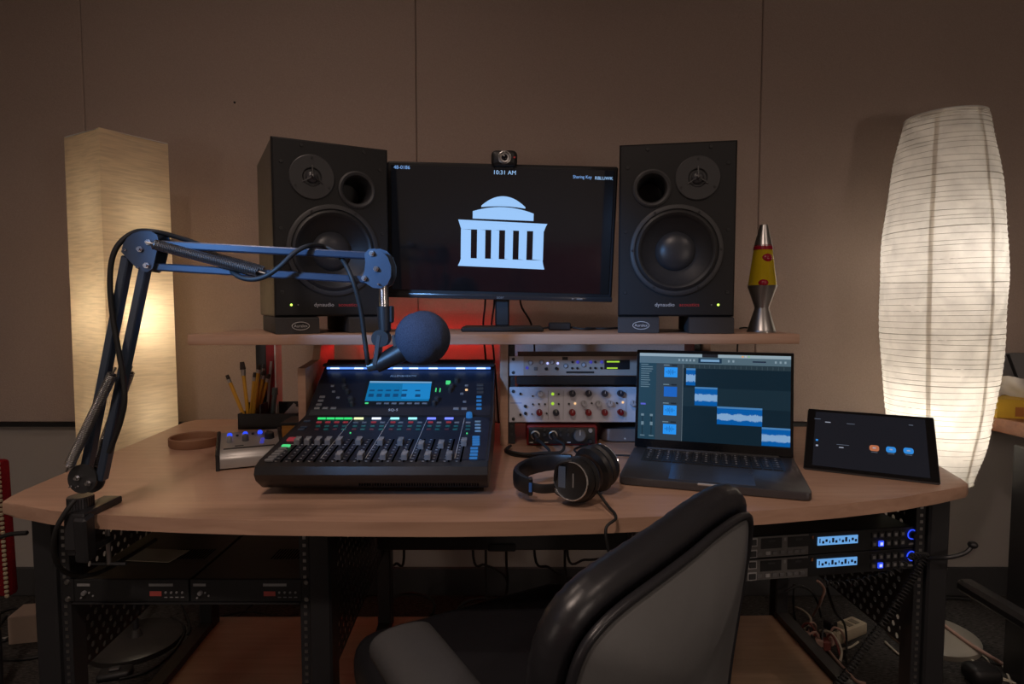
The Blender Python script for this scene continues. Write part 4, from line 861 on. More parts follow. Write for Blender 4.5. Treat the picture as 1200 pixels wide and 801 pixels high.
b = new(); prism(b, [(0.008, 0.001), (top_b.y, top_b.z), (top_b.y + 0.003, top_b.z), (top_b.y + 0.075, 0.004), (top_b.y + 0.075, 0.0005), (0.008, 0.0005)], 0.004, TW - 0.004, MxM); obj('folio_stand', b, mat('folio_cover', (0.02, 0.02, 0.022), 0.7), tab)

# ================================================================== HEADPHONES
hp0 = onz(664, 589, ZD)
hp = thing('headphones', 'black over-ear headphones lying folded on the desk', 'headphones', (0.085, 1.13, ZD))
LEA = mat('black_leather', (0.014, 0.014, 0.015), 0.38, bump=(120, 0.2, 0.001))
cA, cB = Vector((0.100, 1.092, ZD + 0.045)), Vector((0.152, 1.168, ZD + 0.05))
nA = Vector((-0.55, -0.82, 0.12)).normalized(); nB = Vector((0.75, 0.60, 0.25)).normalized()
HO = Vector((0.013, -0.028, 0)); path = smooth([cA + Vector((-0.030, -0.001, -0.014)), (0.035, 1.090, ZD + 0.030), (0.003, 1.118, ZD + 0.033), (-0.004, 1.155, ZD + 0.036), (0.02, 1.198, ZD + 0.040), (0.065, 1.218, ZD + 0.044), (0.11, 1.205, ZD + 0.048), cB + Vector((-0.015, 0.02, 0.004))], 7); path = [p + HO for p in path]; cA = cA + HO; cB = cB + HO
def strip(path, h, t, i0=0, i1=None, fn=None):
    b = new(); rows = []; P_ = path[i0:i1]
    for i, p in enumerate(P_):
        d = (P_[min(i + 1, len(P_) - 1)] - P_[max(i - 1, 0)]).normalized(); nr = Vector((-d.y, d.x, 0)).normalized(); z = Vector((0, 0, 1)); h_ = h if fn is None else h * fn(i / (len(P_) - 1)); pts = []
        for k in range(12):
            a = 2 * PI * k / 12; pts.append(b.verts.new(p + nr * (t * math.copysign(abs(math.cos(a)) ** 0.6, math.cos(a))) + z * (h_ / 2 * math.copysign(abs(math.sin(a)) ** 0.6, math.sin(a)))))
        rows.append(pts)
    for r0, r1 in zip(rows, rows[1:]):
        for k in range(12): b.faces.new((r0[k], r0[(k + 1) % 12], r1[(k + 1) % 12], r1[k]))
    b.faces.new(rows[0][::-1]); b.faces.new(rows[-1]); return b
N_ = len(path)
hb = obj('headband', strip(path, 0.034, 0.0065, 10, N_ - 8, lambda t: 0.9 + 0.12 * math.sin(t * 60) ** 2 * 0.3 + 0.1 * math.sin(PI * t)), LEA, hp, world=True)
obj('slider_band', strip(path, 0.017, 0.0022, 2, 13), BLK, hp, world=True); obj('slider_band', strip(path, 0.017, 0.0022, N_ - 11, N_ - 1), BLK, hp, world=True)
p = path[10]; b = new(); box(b, p, (0.009, 0.013, 0.032), 0.002); sc_ = obj('slider_cap', b, BLK, hp, world=True)
b = new(); box(b, p + Vector((0.0, -0.0068, 0.0)), (0.0055, 0.001, 0.017), 0.0004); obj('side_marker', b, mat('blue_enamel', (0.05, 0.16, 0.5), 0.25), sc_, world=True)
def cup(c, n, r, name):
    u, v = frame(n); M = Matrix(((u.x, v.x, n.x, c.x), (u.y, v.y, n.y, c.y), (u.z, v.z, n.z, c.z), (0, 0, 0, 1)))
    b = new(); lathe(b, [(0, -0.006), (r * 0.9, -0.006), (r * 0.98, 0.002), (r * 0.92, 0.012), (r * 0.80, 0.019), (r * 0.74, 0.0175), (0, 0.0175)], 36, M); k = obj('ear_cup', b, BLK, hp, world=True)
    b = new(); lathe(b, [(r * 0.45, -0.010), (r * 0.55, -0.022), (r * 0.8, -0.026), (r * 1.0, -0.020), (r * 1.04, -0.012), (r * 0.95, -0.005), (r * 0.4, -0.005)], 36, M, cap=False); obj('ear_pad', b, LEA, k, world=True)
    b = new(); lathe(b, [(0, -0.0105), (r * 0.5, -0.0105)], 24, M, cap=False); obj('ear_mesh', b, DGR, k, world=True)
    b = new(); tube(b, [M @ Vector((r * 0.83 * math.cos(a), r * 0.83 * math.sin(a), 0.0185)) for a in [2 * PI * i / 36 for i in range(36)]], 0.0016, 6, True); obj('cup_ring', b, CHR, k, world=True)
    return k, M
kA, MA = cup(cA, nA, 0.040, 'ear_cup'); kB, MB_ = cup(cB, nB, 0.044, 'ear_cup')
# pale branding plate across the near cup
zl = (MA.to_3x3().inverted() @ Vector((0, 0, 1))).normalized(); xl = zl.cross(Vector((0, 0, 1))).normalized()
def plate(x0, x1, z0, z1, m, h, name):
    b = new(); pts = []
    for (a, c) in ((x0, z0), (x1, z0), (x1, z1), (x0, z1)): pts.append(MA @ (xl * a + zl * c + Vector((0, 0, h))))
    obj(name, quadsheet(b, pts, 0.0015, MA.to_3x3() @ Vector((0, 0, 1))), m, kA, 0, world=True)
plate(-0.024, -0.010, -0.022, 0.024, mat('blue_grey_metal', (0.16, 0.24, 0.38), 0.3, 0.6), 0.0192, 'name_plate')
plate(0.004, 0.0065, -0.012, 0.014, PRINTG, 0.0188, 'lettering'); plate(-0.024, -0.014, -0.028, -0.022, RED, 0.0192, 'red_mark')
for k in (-1, 1):
    u_, v_ = frame(nA)
    b = new(); tube(b, smooth([cA + nA * 0.012 + Vector((0, 0, k * 0.036)), cA + nA * 0.017 + Vector((-0.022, 0.012, k * 0.026)), cA + Vector((-0.036, 0.002, -0.010 + k * 0.008))], 5), 0.003, 6); obj('yoke', b, BLK, hp, world=True)
ec = onz(688, 560, ZD + 0.03)
cable('headphone_cable', 'black headphone lead curving from the ear cup over the desk front edge', [cA + Vector((0.018, -0.012, -0.005)), onz(697, 572, ZD + 0.03), onz(712, 592, ZD + 0.012), onz(722, 606, ZD + 0.006), Vector((0.152, 0.962, ZD - 0.006)), Vector((0.158, 0.958, ZD - 0.05)), Vector((0.168, 0.965, ZD - 0.10)), Vector((0.172, 0.985, ZD - 0.16)), Vector((0.165, 1.01, 0.5245))], 0.0026, k=8)

# ================================================================== MICROPHONE ON A BOOM ARM
ARM = mat('blue_lit_enamel', (0.038, 0.055, 0.088), 0.34, 0.2)  # black arm tinted blue, part of the blue light put into its colour
Yb, Ye, Yt = 1.008, 1.0, 1.062
def ay(x, y, Y=None):
    """arm pixel -> point, depth going from the elbow to the boom tip"""
    if Y is None: Y = Ye + (Yt - Ye) * max(0, min(1, (x - 170) / 270))
    return aty(x, y, Y)
cb = ay(97, 592, Yb)
armt = thing('boom_arm', 'black spring-loaded microphone boom arm clamped to the desk edge', 'microphone arm', (cb.x, 1.0, ZD - 0.06))
b = new(); bar(b, aty(98, 604, 0.985), aty(101, 656, 0.995), 0.022, 0.027, Vector((0, 1, 0)), 0.004); obj('clamp_body', b, BLKM, armt, world=True)
b = new(); box(b, (cb.x + 0.004, 1.03, ZD + 0.006), (0.034, 0.10, 0.012), 0.002); box(b, (cb.x + 0.004, 0.988, ZD - 0.02), (0.034, 0.018, 0.06), 0.002); box(b, (cb.x + 0.004, 1.02, ZD - 0.055), (0.034, 0.07, 0.012), 0.002); obj('clamp', b, BLKM, armt, world=True)
p = aty(119, 610, 1.03)
b = new(); cyl(b, (p.x, 1.045, ZD - 0.027), (p.x, 1.045, ZD - 0.10), 0.004, n=10); cyl(b, (p.x, 1.045, ZD - 0.028), (p.x, 1.045, ZD - 0.033), 0.014, n=16); obj('clamp_screw', b, STL, armt, world=True)
b = new(); tube(b, [(p.x - 0.03, 1.045, ZD - 0.10), (p.x + 0.03, 1.045, ZD - 0.10)], 0.003, 8); obj('clamp_handle', b, BLKM, armt, world=True)
p0, p1 = ay(95, 583, Yb), ay(96, 598, Yb)
b = new(); cyl(b, p0 + Vector((-0.01, 0.012, 0)), p1 + Vector((-0.01, 0.012, 0)), 0.019, n=28); col_ = obj('swivel_collar', b, mat('collar_steel', (0.1, 0.1, 0.11), 0.3, 0.8), armt, world=True)
b = new()
for k in range(28):
    a = 2 * PI * k / 28; q = p0.lerp(p1, 0.5) + Vector((-0.01 + 0.0191 * math.cos(a), 0.012 + 0.0191 * math.sin(a), 0)); box(b, q, (0.0014, 0.0014, 0.018))
o_ = obj('knurl', b, BLK, col_, 0, world=True); o_['kind'] = 'stuff'
def plateY(pts, Yoff, th, m, name, par=None, Yf=None):
    """flat side plate of the arm, lying in the arm's vertical plane"""
    b = new(); A_ = [aty(*q, Yf + Yoff) for q in pts]; quadsheet(b, A_, th, Vector((0, -1, 0))); return obj(name, b, m, par or armt, 0.4, world=True)
def circ(cx, cy, r, n=24): return [(cx + r * math.cos(2 * PI * i / n), cy + r * math.sin(2 * PI * i / n)) for i in range(n)]
plateY(circ(96, 561, 17), -0.013, 0.004, BLKM, 'pivot_plate', Yf=Yb); plateY(circ(107, 562, 15), 0.016, 0.004, BLKM, 'pivot_plate', Yf=Yb)
elb = [(142, 295), (144, 286), (149, 278), (156, 273), (165, 270.5), (176, 270.5), (184, 275), (186, 284), (179, 314), (173, 318.5), (164, 317), (155, 309)]
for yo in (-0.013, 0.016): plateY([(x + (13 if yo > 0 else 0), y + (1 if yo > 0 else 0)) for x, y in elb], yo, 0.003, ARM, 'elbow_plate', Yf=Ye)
tip = [(427, 297), (432, 292), (439, 291), (447, 294), (454, 301), (458, 312), (458, 324), (454, 333), (446, 338), (437, 337), (429, 332), (423, 327), (427, 318), (428, 307)]
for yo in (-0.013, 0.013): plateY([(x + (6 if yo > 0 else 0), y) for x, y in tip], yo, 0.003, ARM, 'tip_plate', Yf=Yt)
for (xa, ya, xb, yb) in ((101, 552, 150, 300), (119, 562, 171, 312)):
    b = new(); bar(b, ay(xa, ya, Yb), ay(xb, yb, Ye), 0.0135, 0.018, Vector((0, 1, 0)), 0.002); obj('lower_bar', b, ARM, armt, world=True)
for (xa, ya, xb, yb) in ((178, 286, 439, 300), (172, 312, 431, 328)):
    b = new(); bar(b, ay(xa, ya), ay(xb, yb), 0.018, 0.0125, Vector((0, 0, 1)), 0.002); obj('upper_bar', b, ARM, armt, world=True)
def spring(p0, p1, r, turns, name='spring', wr=0.0011):
    d = p1 - p0; u, v = frame(d); b = new()
    N = turns * 10; tube(b, [p0 + d * (i / N) + (u * math.cos(2 * PI * i / 10) + v * math.sin(2 * PI * i / 10)) * r for i in range(N + 1)], wr, 4); s_ = obj(name, b, STL, armt, 1.2, world=True)
    for pe, de in ((p0, -d), (p1, d)):
        b = new(); de = de.normalized(); tube(b, [pe, pe + de * 0.006, pe + de * 0.012], 0.0018, 6); obj('spring_hook', b, STL, s_, world=True)
    b = new(); cyl(b, p0, p1, r * 0.75, n=10); obj('spring_core', b, BLK, s_, world=True)
spring(aty(180, 286, 0.98), aty(302, 318, 1.012), 0.0078, 60)
spring(ay(184, 283) + Vector((0, 0.022, 0)), ay(303, 316) + Vector((0, 0.02, 0)), 0.0075, 60)
spring(aty(81, 545, 0.985), aty(132, 438, 0.98), 0.0072, 58)
spring(aty(112, 545, 1.03), aty(152, 436, 1.022), 0.0072, 58)
def bolt(x, y, Y, yo, r=0.005):
    p = aty(x, y, Y + yo); b = new(); cyl(b, p, p + Vector((0, -0.004, 0)), r, n=6); cyl(b, p + Vector((0, -0.004, 0)), p + Vector((0, -0.009, 0)), r * 0.55, n=10); obj('bolt', b, CHR, armt, world=True)
for (x, y) in ((175, 284), (165, 292), (173, 311)): bolt(x, y, Ye, -0.013)
for (x, y) in ((436, 297), (441, 315), (427, 326)): bolt(x, y, Yt, -0.013)
for (x, y) in ((92, 559), (105, 565)): bolt(x, y, Yb, -0.013)
for (x, y, Y) in ((148, 293, Ye), (163, 314, Ye), (444, 333, Yt), (85, 569, Yb), (93, 569, Yb)): bolt(x, y, Y, -0.0128, 0.0018)
# shock mount + mic
b = new(); cyl(b, ay(449, 330, Yt), ay(450, 361, Yt), 0.0075, n=16); obj('tip_shaft', b, CHR, armt, world=True)
mp_ = ay(451, 372, Yt)
mic = thing('microphone', 'broadcast microphone with round dark blue-lit foam windscreen hanging from the arm', 'microphone', mp_)
b = new(); cyl(b, ay(450, 359, Yt), ay(451, 387, Yt), 0.0125, 0.0105, 18); obj('mount_socket', b, BLK, mic, world=True)
b = new(); q = ay(459, 368, Yt); box(b, q, (0.006, 0.016, 0.03), 0.002); obj('thumb_clip', b, BLK, mic, world=True)
b = new(); cyl(b, ay(447, 396, Yt) + Vector((0, -0.014, 0)), ay(447, 396, Yt) + Vector((0, 0.014, 0)), 0.015, n=20); cyl(b, ay(451, 384, Yt), ay(449, 398, Yt), 0.009, n=12); obj('tilt_joint', b, BLK, mic, world=True)
b = new(); bar(b, ay(446, 392, Yt), ay(441, 427, Yt), 0.03, 0.008, Vector((1, 0, 0)), 0.001); bar(b, ay(462, 392, Yt), ay(466, 415, Yt), 0.022, 0.006, Vector((1, 0, 0)), 0.001); obj('cradle', b, DGR, mic, world=True)
b = new(); cyl(b, ay(441, 428, Yt), ay(478, 408, Yt), 0.0135, 0.019, 20); obj('mic_body', b, BLK, mic, world=True)
b = new(); cyl(b, ay(431, 430, Yt), ay(442, 427, Yt), 0.0085, 0.0095, 14); obj('plug', b, mat('plug_grey', (0.06, 0.075, 0.075), 0.35, 0.4), mic, world=True)
b = new()
ctr = ay(494.5, 396, Yt + 0.008); ax = (ay(510, 391, Yt + 0.03) - ay(478, 401, Yt - 0.01)).normalized()
u, v = frame(ax); MF = Matrix(((u.x, v.x, ax.x, ctr.x), (u.y, v.y, ax.y, ctr.y), (u.z, v.z, ax.z, ctr.z), (0, 0, 0, 1)))
R_ = 0.0478
pr_ = [(0, -R_)] + [(R_ * math.cos(a), R_ * math.sin(a)) for a in [-1.45 + i * 0.16 for i in range(9)]] + [(R_ * 0.985, 0.002), (R_ * 1.0, 0.006)] + [(R_ * math.cos(a), 0.003 + R_ * math.sin(a)) for a in [0.12 + i * 0.16 for i in range(9)]] + [(0, 0.003 + R_)]
lathe(b, pr_, 40, MF, cap=False)
obj('foam_windscreen', b, fabric('blue_lit_foam', (0.065, 0.08, 0.12), (0.035, 0.043, 0.066), (700, 700, 700), bump=0.6, dist=0.0015), mic, 1.2, world=True)  # foam colour carries some of the blue light falling on it
# mic cable: from the plug up along the boom, down the lower arm and under the desk
mcab = [ay(432, 430, Yt), ay(430, 418, 1.05), ay(427, 395, 1.05), ay(422, 360, 1.045), ay(412, 325, 1.04), ay(398, 300, 1.06), ay(380, 289, 1.075), ay(362, 288, 1.03), ay(345, 296, 1.01), ay(328, 312, 1.0), ay(310, 324, 1.0), ay(292, 327, 1.0), ay(275, 321, 1.01), ay(262, 305, 1.04), ay(235, 287, 1.04), ay(205, 277, 1.02), ay(180, 271, 1.0), ay(158, 272, 1.0), ay(140, 285, 0.99), ay(131, 305, 0.985), ay(129, 335, 0.985), ay(132, 370, 0.985), ay(138, 405, 0.985), ay(144, 440, 0.985), ay(146, 470, 0.985), ay(140, 498, 0.99), ay(128, 530, 0.992)]
cable('microphone_cable', 'black microphone cable looped along the boom arm', mcab, 0.0042, k=5, n=8)
cable('microphone_cable', 'black cable looping from the arm clamp under the desk edge', [aty(88, 585, 0.985), aty(78, 598, 0.975), aty(66, 620, 0.97), aty(63, 645, 0.98), aty(70, 664, 1.0), aty(84, 673, 1.03), aty(104, 674, 1.06), aty(124, 667, 1.10), aty(145, 655, 1.16), aty(165, 643, 1.22), aty(182, 632, 1.3)], 0.0042, k=6, n=8)

# ================================================================== SMALL THINGS ON THE DESK
bx0, bx1 = onz(254, 552, ZD), onz(300, 544, ZD)
ctl = thing('monitor_controller', 'silver wedge-shaped audio controller with blue lit knobs', 'controller', (bx0.x, bx0.y, ZD), math.radians(24))
CWD, CDP = 0.135, 0.125
pfl = [(0, 0.004), (CDP, 0.004), (CDP, 0.058), (0.022, 0.040), (0.004, 0.03), (0.0, 0.022)]
obj('case', prism(new(), pfl, 0.006, CWD - 0.006, MxM, bev=0.001), mat('brushed_silver', (0.42, 0.40, 0.38), 0.4, 0.5), ctl)
for x0 in (-0.002, CWD - 0.006): obj('end_cheek', prism(new(), [(-0.003, 0.0), (CDP + 0.003, 0.0), (CDP + 0.003, 0.062), (0.022, 0.044), (-0.001, 0.034)], x0, x0 + 0.008, MxM, bev=0.0015), BLK, ctl)
sl = math.atan2(0.018, 0.103)
def ctop(x, t): return Vector((x, 0.022 + t * 0.103, 0.040 + t * 0.018))
for x, t in ((0.025, 0.78), (0.058, 0.80), (0.09, 0.82)):
    b = new(); lathe(b, [(0.0055, 0), (0.0055, 0.004), (0.004, 0.0065), (0, 0.0075)], 14, Matrix.Translation(ctop(x, t)) @ Matrix.Rotation(sl, 4, 'X')); obj('lit_button', b, BLU, ctl)
for x, t, r, m in ((0.025, 0.42, 0.006, LGR), (0.058, 0.45, 0.0075, MGR), (0.109, 0.5, 0.011, DGR)):
    b = new(); lathe(b, [(r, 0), (r * 0.9, 0.012), (r * 0.7, 0.014), (0, 0.014)], 18, Matrix.Translation(ctop(x, t)) @ Matrix.Rotation(sl, 4, 'X')); obj('knob', b, m, ctl)
for x, t in ((0.092, 0.24), (0.094, 0.4)):
    b = new(); lathe(b, [(0.0045, 0), (0.0045, 0.004), (0, 0.006)], 12, Matrix.Translation(ctop(x, t)) @ Matrix.Rotation(sl, 4, 'X')); obj('lit_button', b, BLUD, ctl)
for x, t in ((0.041, 0.75), (0.074, 0.78), (0.107, 0.88)): b = new(); lathe(b, [(0.003, 0), (0.003, 0.003), (0, 0.003)], 10, Matrix.Translation(ctop(x, t)) @ Matrix.Rotation(sl, 4, 'X')); obj('button', b, DGR, ctl)
q = box(new(), (0.066, 0, 0.0006), (0.105, 0.005, 0.001)); q.transform(Matrix.Translation(ctop(0, 0.04)) @ Matrix.Rotation(sl, 4, 'X')); obj('label_strip', q, BLK, ctl)
q = box(new(), (0.045, 0, 0.0004), (0.018, 0.005, 0.0006)); q.transform(Matrix.Translation(ctop(0, 0.16)) @ Matrix.Rotation(sl, 4, 'X')); obj('legend', q, DGR, ctl)

co = onz(229, 521, ZD); b = new()
lathe(b, [(0, 0.001), (0.058, 0.0), (0.0605, 0.004), (0.061, 0.022), (0.0585, 0.024), (0.056, 0.022), (0.0555, 0.006), (0, 0.005)], 44, Matrix.Translation((co.x, co.y, ZD)))
base(tag(obj('leather_tray', b, mat('tan_leather', (0.26, 0.13, 0.07), 0.6, bump=(90, 0.2, 0.001))), 'round tan leather tray behind the silver controller', 'tray'))

# desk organiser with pencils and brushes
og = onz(279, 503, ZD)
org = thing('desk_organiser', 'black open desk organiser full of pencils at the desk back', 'organiser', (og.x, og.y, ZD), math.radians(3))
b = new(); OW, OD, OH = 0.17, 0.10, 0.045
box(b, (OW / 2, OD / 2, 0.003), (OW, OD, 0.006)); box(b, (OW / 2, 0.002, OH / 2), (OW, 0.004, OH)); box(b, (OW / 2, OD - 0.002, OH / 2 + 0.01), (OW, 0.004, OH + 0.02)); box(b, (0.002, OD / 2, OH / 2), (0.004, OD, OH)); box(b, (OW - 0.002, OD / 2, OH / 2), (0.004, OD, OH))
obj('tray', b, BLK, org)
b = new(); box(b, (0.032, 0.055, 0.0375), (0.058, 0.004, 0.065)); box(b, (0.062, 0.05, 0.0375), (0.004, 0.09, 0.065)); obj('pencil_divider', b, BLK, org)
YEL = mat('yellow_pencil', (0.52, 0.27, 0.02), 0.4); TIPW = mat('bare_wood', (0.45, 0.3, 0.16), 0.6); BRI = mat('dark_bristle', (0.03, 0.02, 0.015), 0.9)
def stick(px0, py0, px1, py1, Y, r, m, name, label, grp, tipm, kind):
    a_, c_ = aty(px0, py0, Y), aty(px1, py1, Y); d = (c_ - a_).normalized()
    t = thing(name, label, name.replace('_', ' '), a_, group=grp)
    b = new(); cyl(b, (0, 0, 0), c_ - a_ - d * 0.03, r, n=8); obj('shaft', b, m, t)
    if kind == 'brush':
        b = new(); cyl(b, c_ - a_ - d * 0.032, c_ - a_ - d * 0.014, r * 1.15, r * 1.3, 10); obj('ferrule', b, STL, t)
        b = new(); cyl(b, c_ - a_ - d * 0.014, c_ - a_ + d * 0.008, r * 1.5, r * 1.1, 10); obj('bristles', b, tipm, t)
    else:
        b = new(); cyl(b, c_ - a_ - d * 0.03, c_ - a_ - d * 0.019, r * 1.02, n=10); obj('ferrule', b, STL, t)
        b = new(); cyl(b, c_ - a_ - d * 0.019, c_ - a_ - d * 0.006, r * 0.95, r * 0.85, 10); obj('tip', b, tipm, t)
sY = og.y + 0.03
stick(290, 497, 265, 437, sY, 0.0055, YEL, 'pencil', 'yellow pencil leaning furthest out of the organiser towards the square lamp', None, BRI, 'pencil')
stick(292, 497, 284, 427, sY + 0.01, 0.0055, YEL, 'paint_brush', 'yellow handled brush with flared dark bristles standing in the organiser', None, BRI, 'brush')
for i, (xa, xb, yb) in enumerate(((296, 304, 425), (297, 310, 432), (298, 316, 436), (293, 299, 434))):
    stick(xa, 497, xb, yb, sY + 0.012 * (i % 3), 0.0055, YEL, 'pencil', 'yellow pencil in the upright bunch in the black organiser', 'upright pencils in the organiser', BRI, 'pencil')
for i, (xa, xb, yb, m, lb) in enumerate(((306, 309, 424, BLK, 'black pen standing behind the yellow pencils'), (312, 318, 421, mat('silver_pen', (0.4, 0.4, 0.4), 0.3, 0.6), 'silver pen standing behind the yellow pencils'))):
    stick(xa, 495, xb, yb, sY + 0.04, 0.004, m, 'pen', lb, None, LGR if i else DGR, 'pencil')
b = new(); p = aty(322, 462, sY + 0.02); q = aty(318, 497, sY + 0.02)
cyl(b, q, p, 0.007, n=14); cyl(b, p, p + Vector((0.001, 0, 0.02)), 0.0095, 0.008, 14); base(tag(obj('marker_pen', b, mat('teal_grey', (0.12, 0.17, 0.17), 0.4)), 'stubby grey-green marker standing in the organiser', 'marker'))
# paper and card leaning in the organiser
b = new(); quadsheet(b, [aty(318, 501, sY), aty(321, 502, sY - 0.002), aty(347, 474, sY + 0.03), aty(344, 472, sY + 0.03)], 0.001, Vector((0, -1, 0))); base(tag(obj('paper_strip', b, WHT, sm=0), 'narrow white paper edge slanting out of the organiser', 'paper'))
b = new(); quadsheet(b, [aty(334, 488, sY + 0.01), aty(352, 497, sY + 0.01), aty(352, 478, sY + 0.035), aty(343, 474, sY + 0.03)], 0.001, Vector((0, -1, 0))); base(tag(obj('paper_card', b, WHT, sm=0), 'folded white card lying in the organiser beside the divider', 'paper'))
p = onz(326, 521, ZD)
bxo = thing('wooden_block', 'amber brown wooden box tucked between controller and mixing console', 'box', (p.x, p.y + 0.03, ZD), 0.05)
obj('box_body', box(new(), (0.032, 0.045, 0.022), (0.068, 0.09, 0.044), 0.002), wood('amber_wood', (0.42, 0.2, 0.045), (0.32, 0.14, 0.03)), bxo)
obj('lid', box(new(), (0.032, 0.045, 0.048), (0.072, 0.094, 0.007), 0.001), BLK, bxo)
# tall things standing at the back under the shelf
p = onz(309, 492, ZD)
tb = thing('tall_black_case', 'tall narrow black case standing under the shelf end', 'case', (aty(309, 450, 1.83).x, 1.83, ZD))
obj('case_body', box(new(), (0, 0, 0.12), (0.034, 0.034, 0.24), 0.006, seg=2), BLK, tb); obj('case_cap', box(new(), (0, 0, 0.251), (0.03, 0.03, 0.02), 0.004), DGR, tb)
rb = thing('red_folder', 'red folder with pale spine edge standing beside the tall black case', 'folder', (aty(321, 450, 1.83).x, 1.83, ZD))
obj('cover', box(new(), (0, 0, 0.13), (0.024, 0.05, 0.26), 0.001), mat('red_board', (0.3, 0.015, 0.02), 0.5), rb); obj('page_edge', box(new(), (0.0145, 0, 0.13), (0.004, 0.048, 0.256)), WHT, rb)

# ================================================================== RACK GEAR UNDER THE DESK
def half_rack(x0, x1, label):
    t = thing('half_rack_unit', label, 'rack unit', (x0, 1.118, 0.535)); wd = x1 - x0
    obj('case', box(new(), (wd / 2, 0.135, 0.0215), (wd - 0.004, 0.26, 0.041), 0.0015), mat('dark_bronze_lid', (0.11, 0.095, 0.075), 0.35, 0.3), t)
    obj('face_panel', box(new(), (wd / 2, 0.002, 0.0215), (wd - 0.001, 0.006, 0.043), 0.001), BLK, t)
    f = wd / 0.25
    for (xa, w_, z_, m) in ((0.022, 0.028, 0.033, PRINTG), (0.19, 0.052, 0.033, PRINTG)): obj('legend', box(new(), (xa * f, -0.0013, z_), (w_ * f, 0.0006, 0.005)), m, t)
    obj('red_label', box(new(), (0.178 * f, -0.0014, 0.016), (0.022, 0.0008, 0.009)), mat('red_label', (0.35, 0.06, 0.05), 0.5), t)
    for k in range(4): dot(t, (0.2 + k * 0.012) * f, 0.0185, 0.0022, PRINTG, 'indicator', -0.001); 
    for k in range(4): obj('marking', box(new(), ((0.2 + k * 0.012) * f, -0.0012, 0.009), (0.006, 0.0005, 0.0018)), PRINTG, t)
    knob(t, 0.024 * f, 0.018, 0.0045, 0.006, MGR, -0.001); dot(t, 0.016 * f, 0.008, 0.0018, PRINTG, y=-0.001); dot(t, 0.034 * f, 0.018, 0.0018, PRINTG, y=-0.001); dot(t, 0.042 * f, 0.012, 0.0018, PRINTG, y=-0.001)
    b = new()
    for k in range(14): box(b, (wd * 0.55 + k * 0.006, 0.12, 0.0422), (0.002, 0.05, 0.0008))
    o_ = obj('vent_slot', b, 'void_black', t, 0); o_['kind'] = 'stuff'
half_rack(-0.83, -0.612, 'half-width black rack unit beneath the boom arm clamp'); half_rack(-0.610, -0.398, 'half-width black rack unit beside the perforated side panel')
for x in (-0.842, -0.389): 
    er = base(tag(obj('rack_ear', box(new(), (x, 1.1195, 0.5565), (0.022, 0.003, 0.043), 0.0008), BLK), 'black rack ear bracket at the outer end of the half-width units' if x < -0.5 else 'black rack ear bracket at the inner end of the half-width units', 'bracket'))
    for z in (0.54, 0.573):
        b = new(); cyl(b, (0, -0.0015, z - 0.535), (0, -0.0045, z - 0.535), 0.0055, 0.004, 12); obj('rack_screw', b, STL, er)
b = new(); box(b, (-0.618, 1.25, 0.5325), (0.43, 0.27, 0.003)); base(tag(obj('rack_tray', b, BLKM), 'thin black steel tray carrying the half-width rack units', 'tray'))
b = new(); quadsheet(b, [Vector((-0.80, 1.20, 0.5805)), Vector((-0.69, 1.19, 0.5805)), Vector((-0.68, 1.25, 0.5805)), Vector((-0.79, 1.26, 0.5805))], 0.001, Vector((0, 0, 1))); base(tag(obj('paper_slip', b, mat('cream_paper', (0.4, 0.36, 0.27), 0.8), sm=0), 'cream paper slip lying on a half-width rack unit', 'paper'))

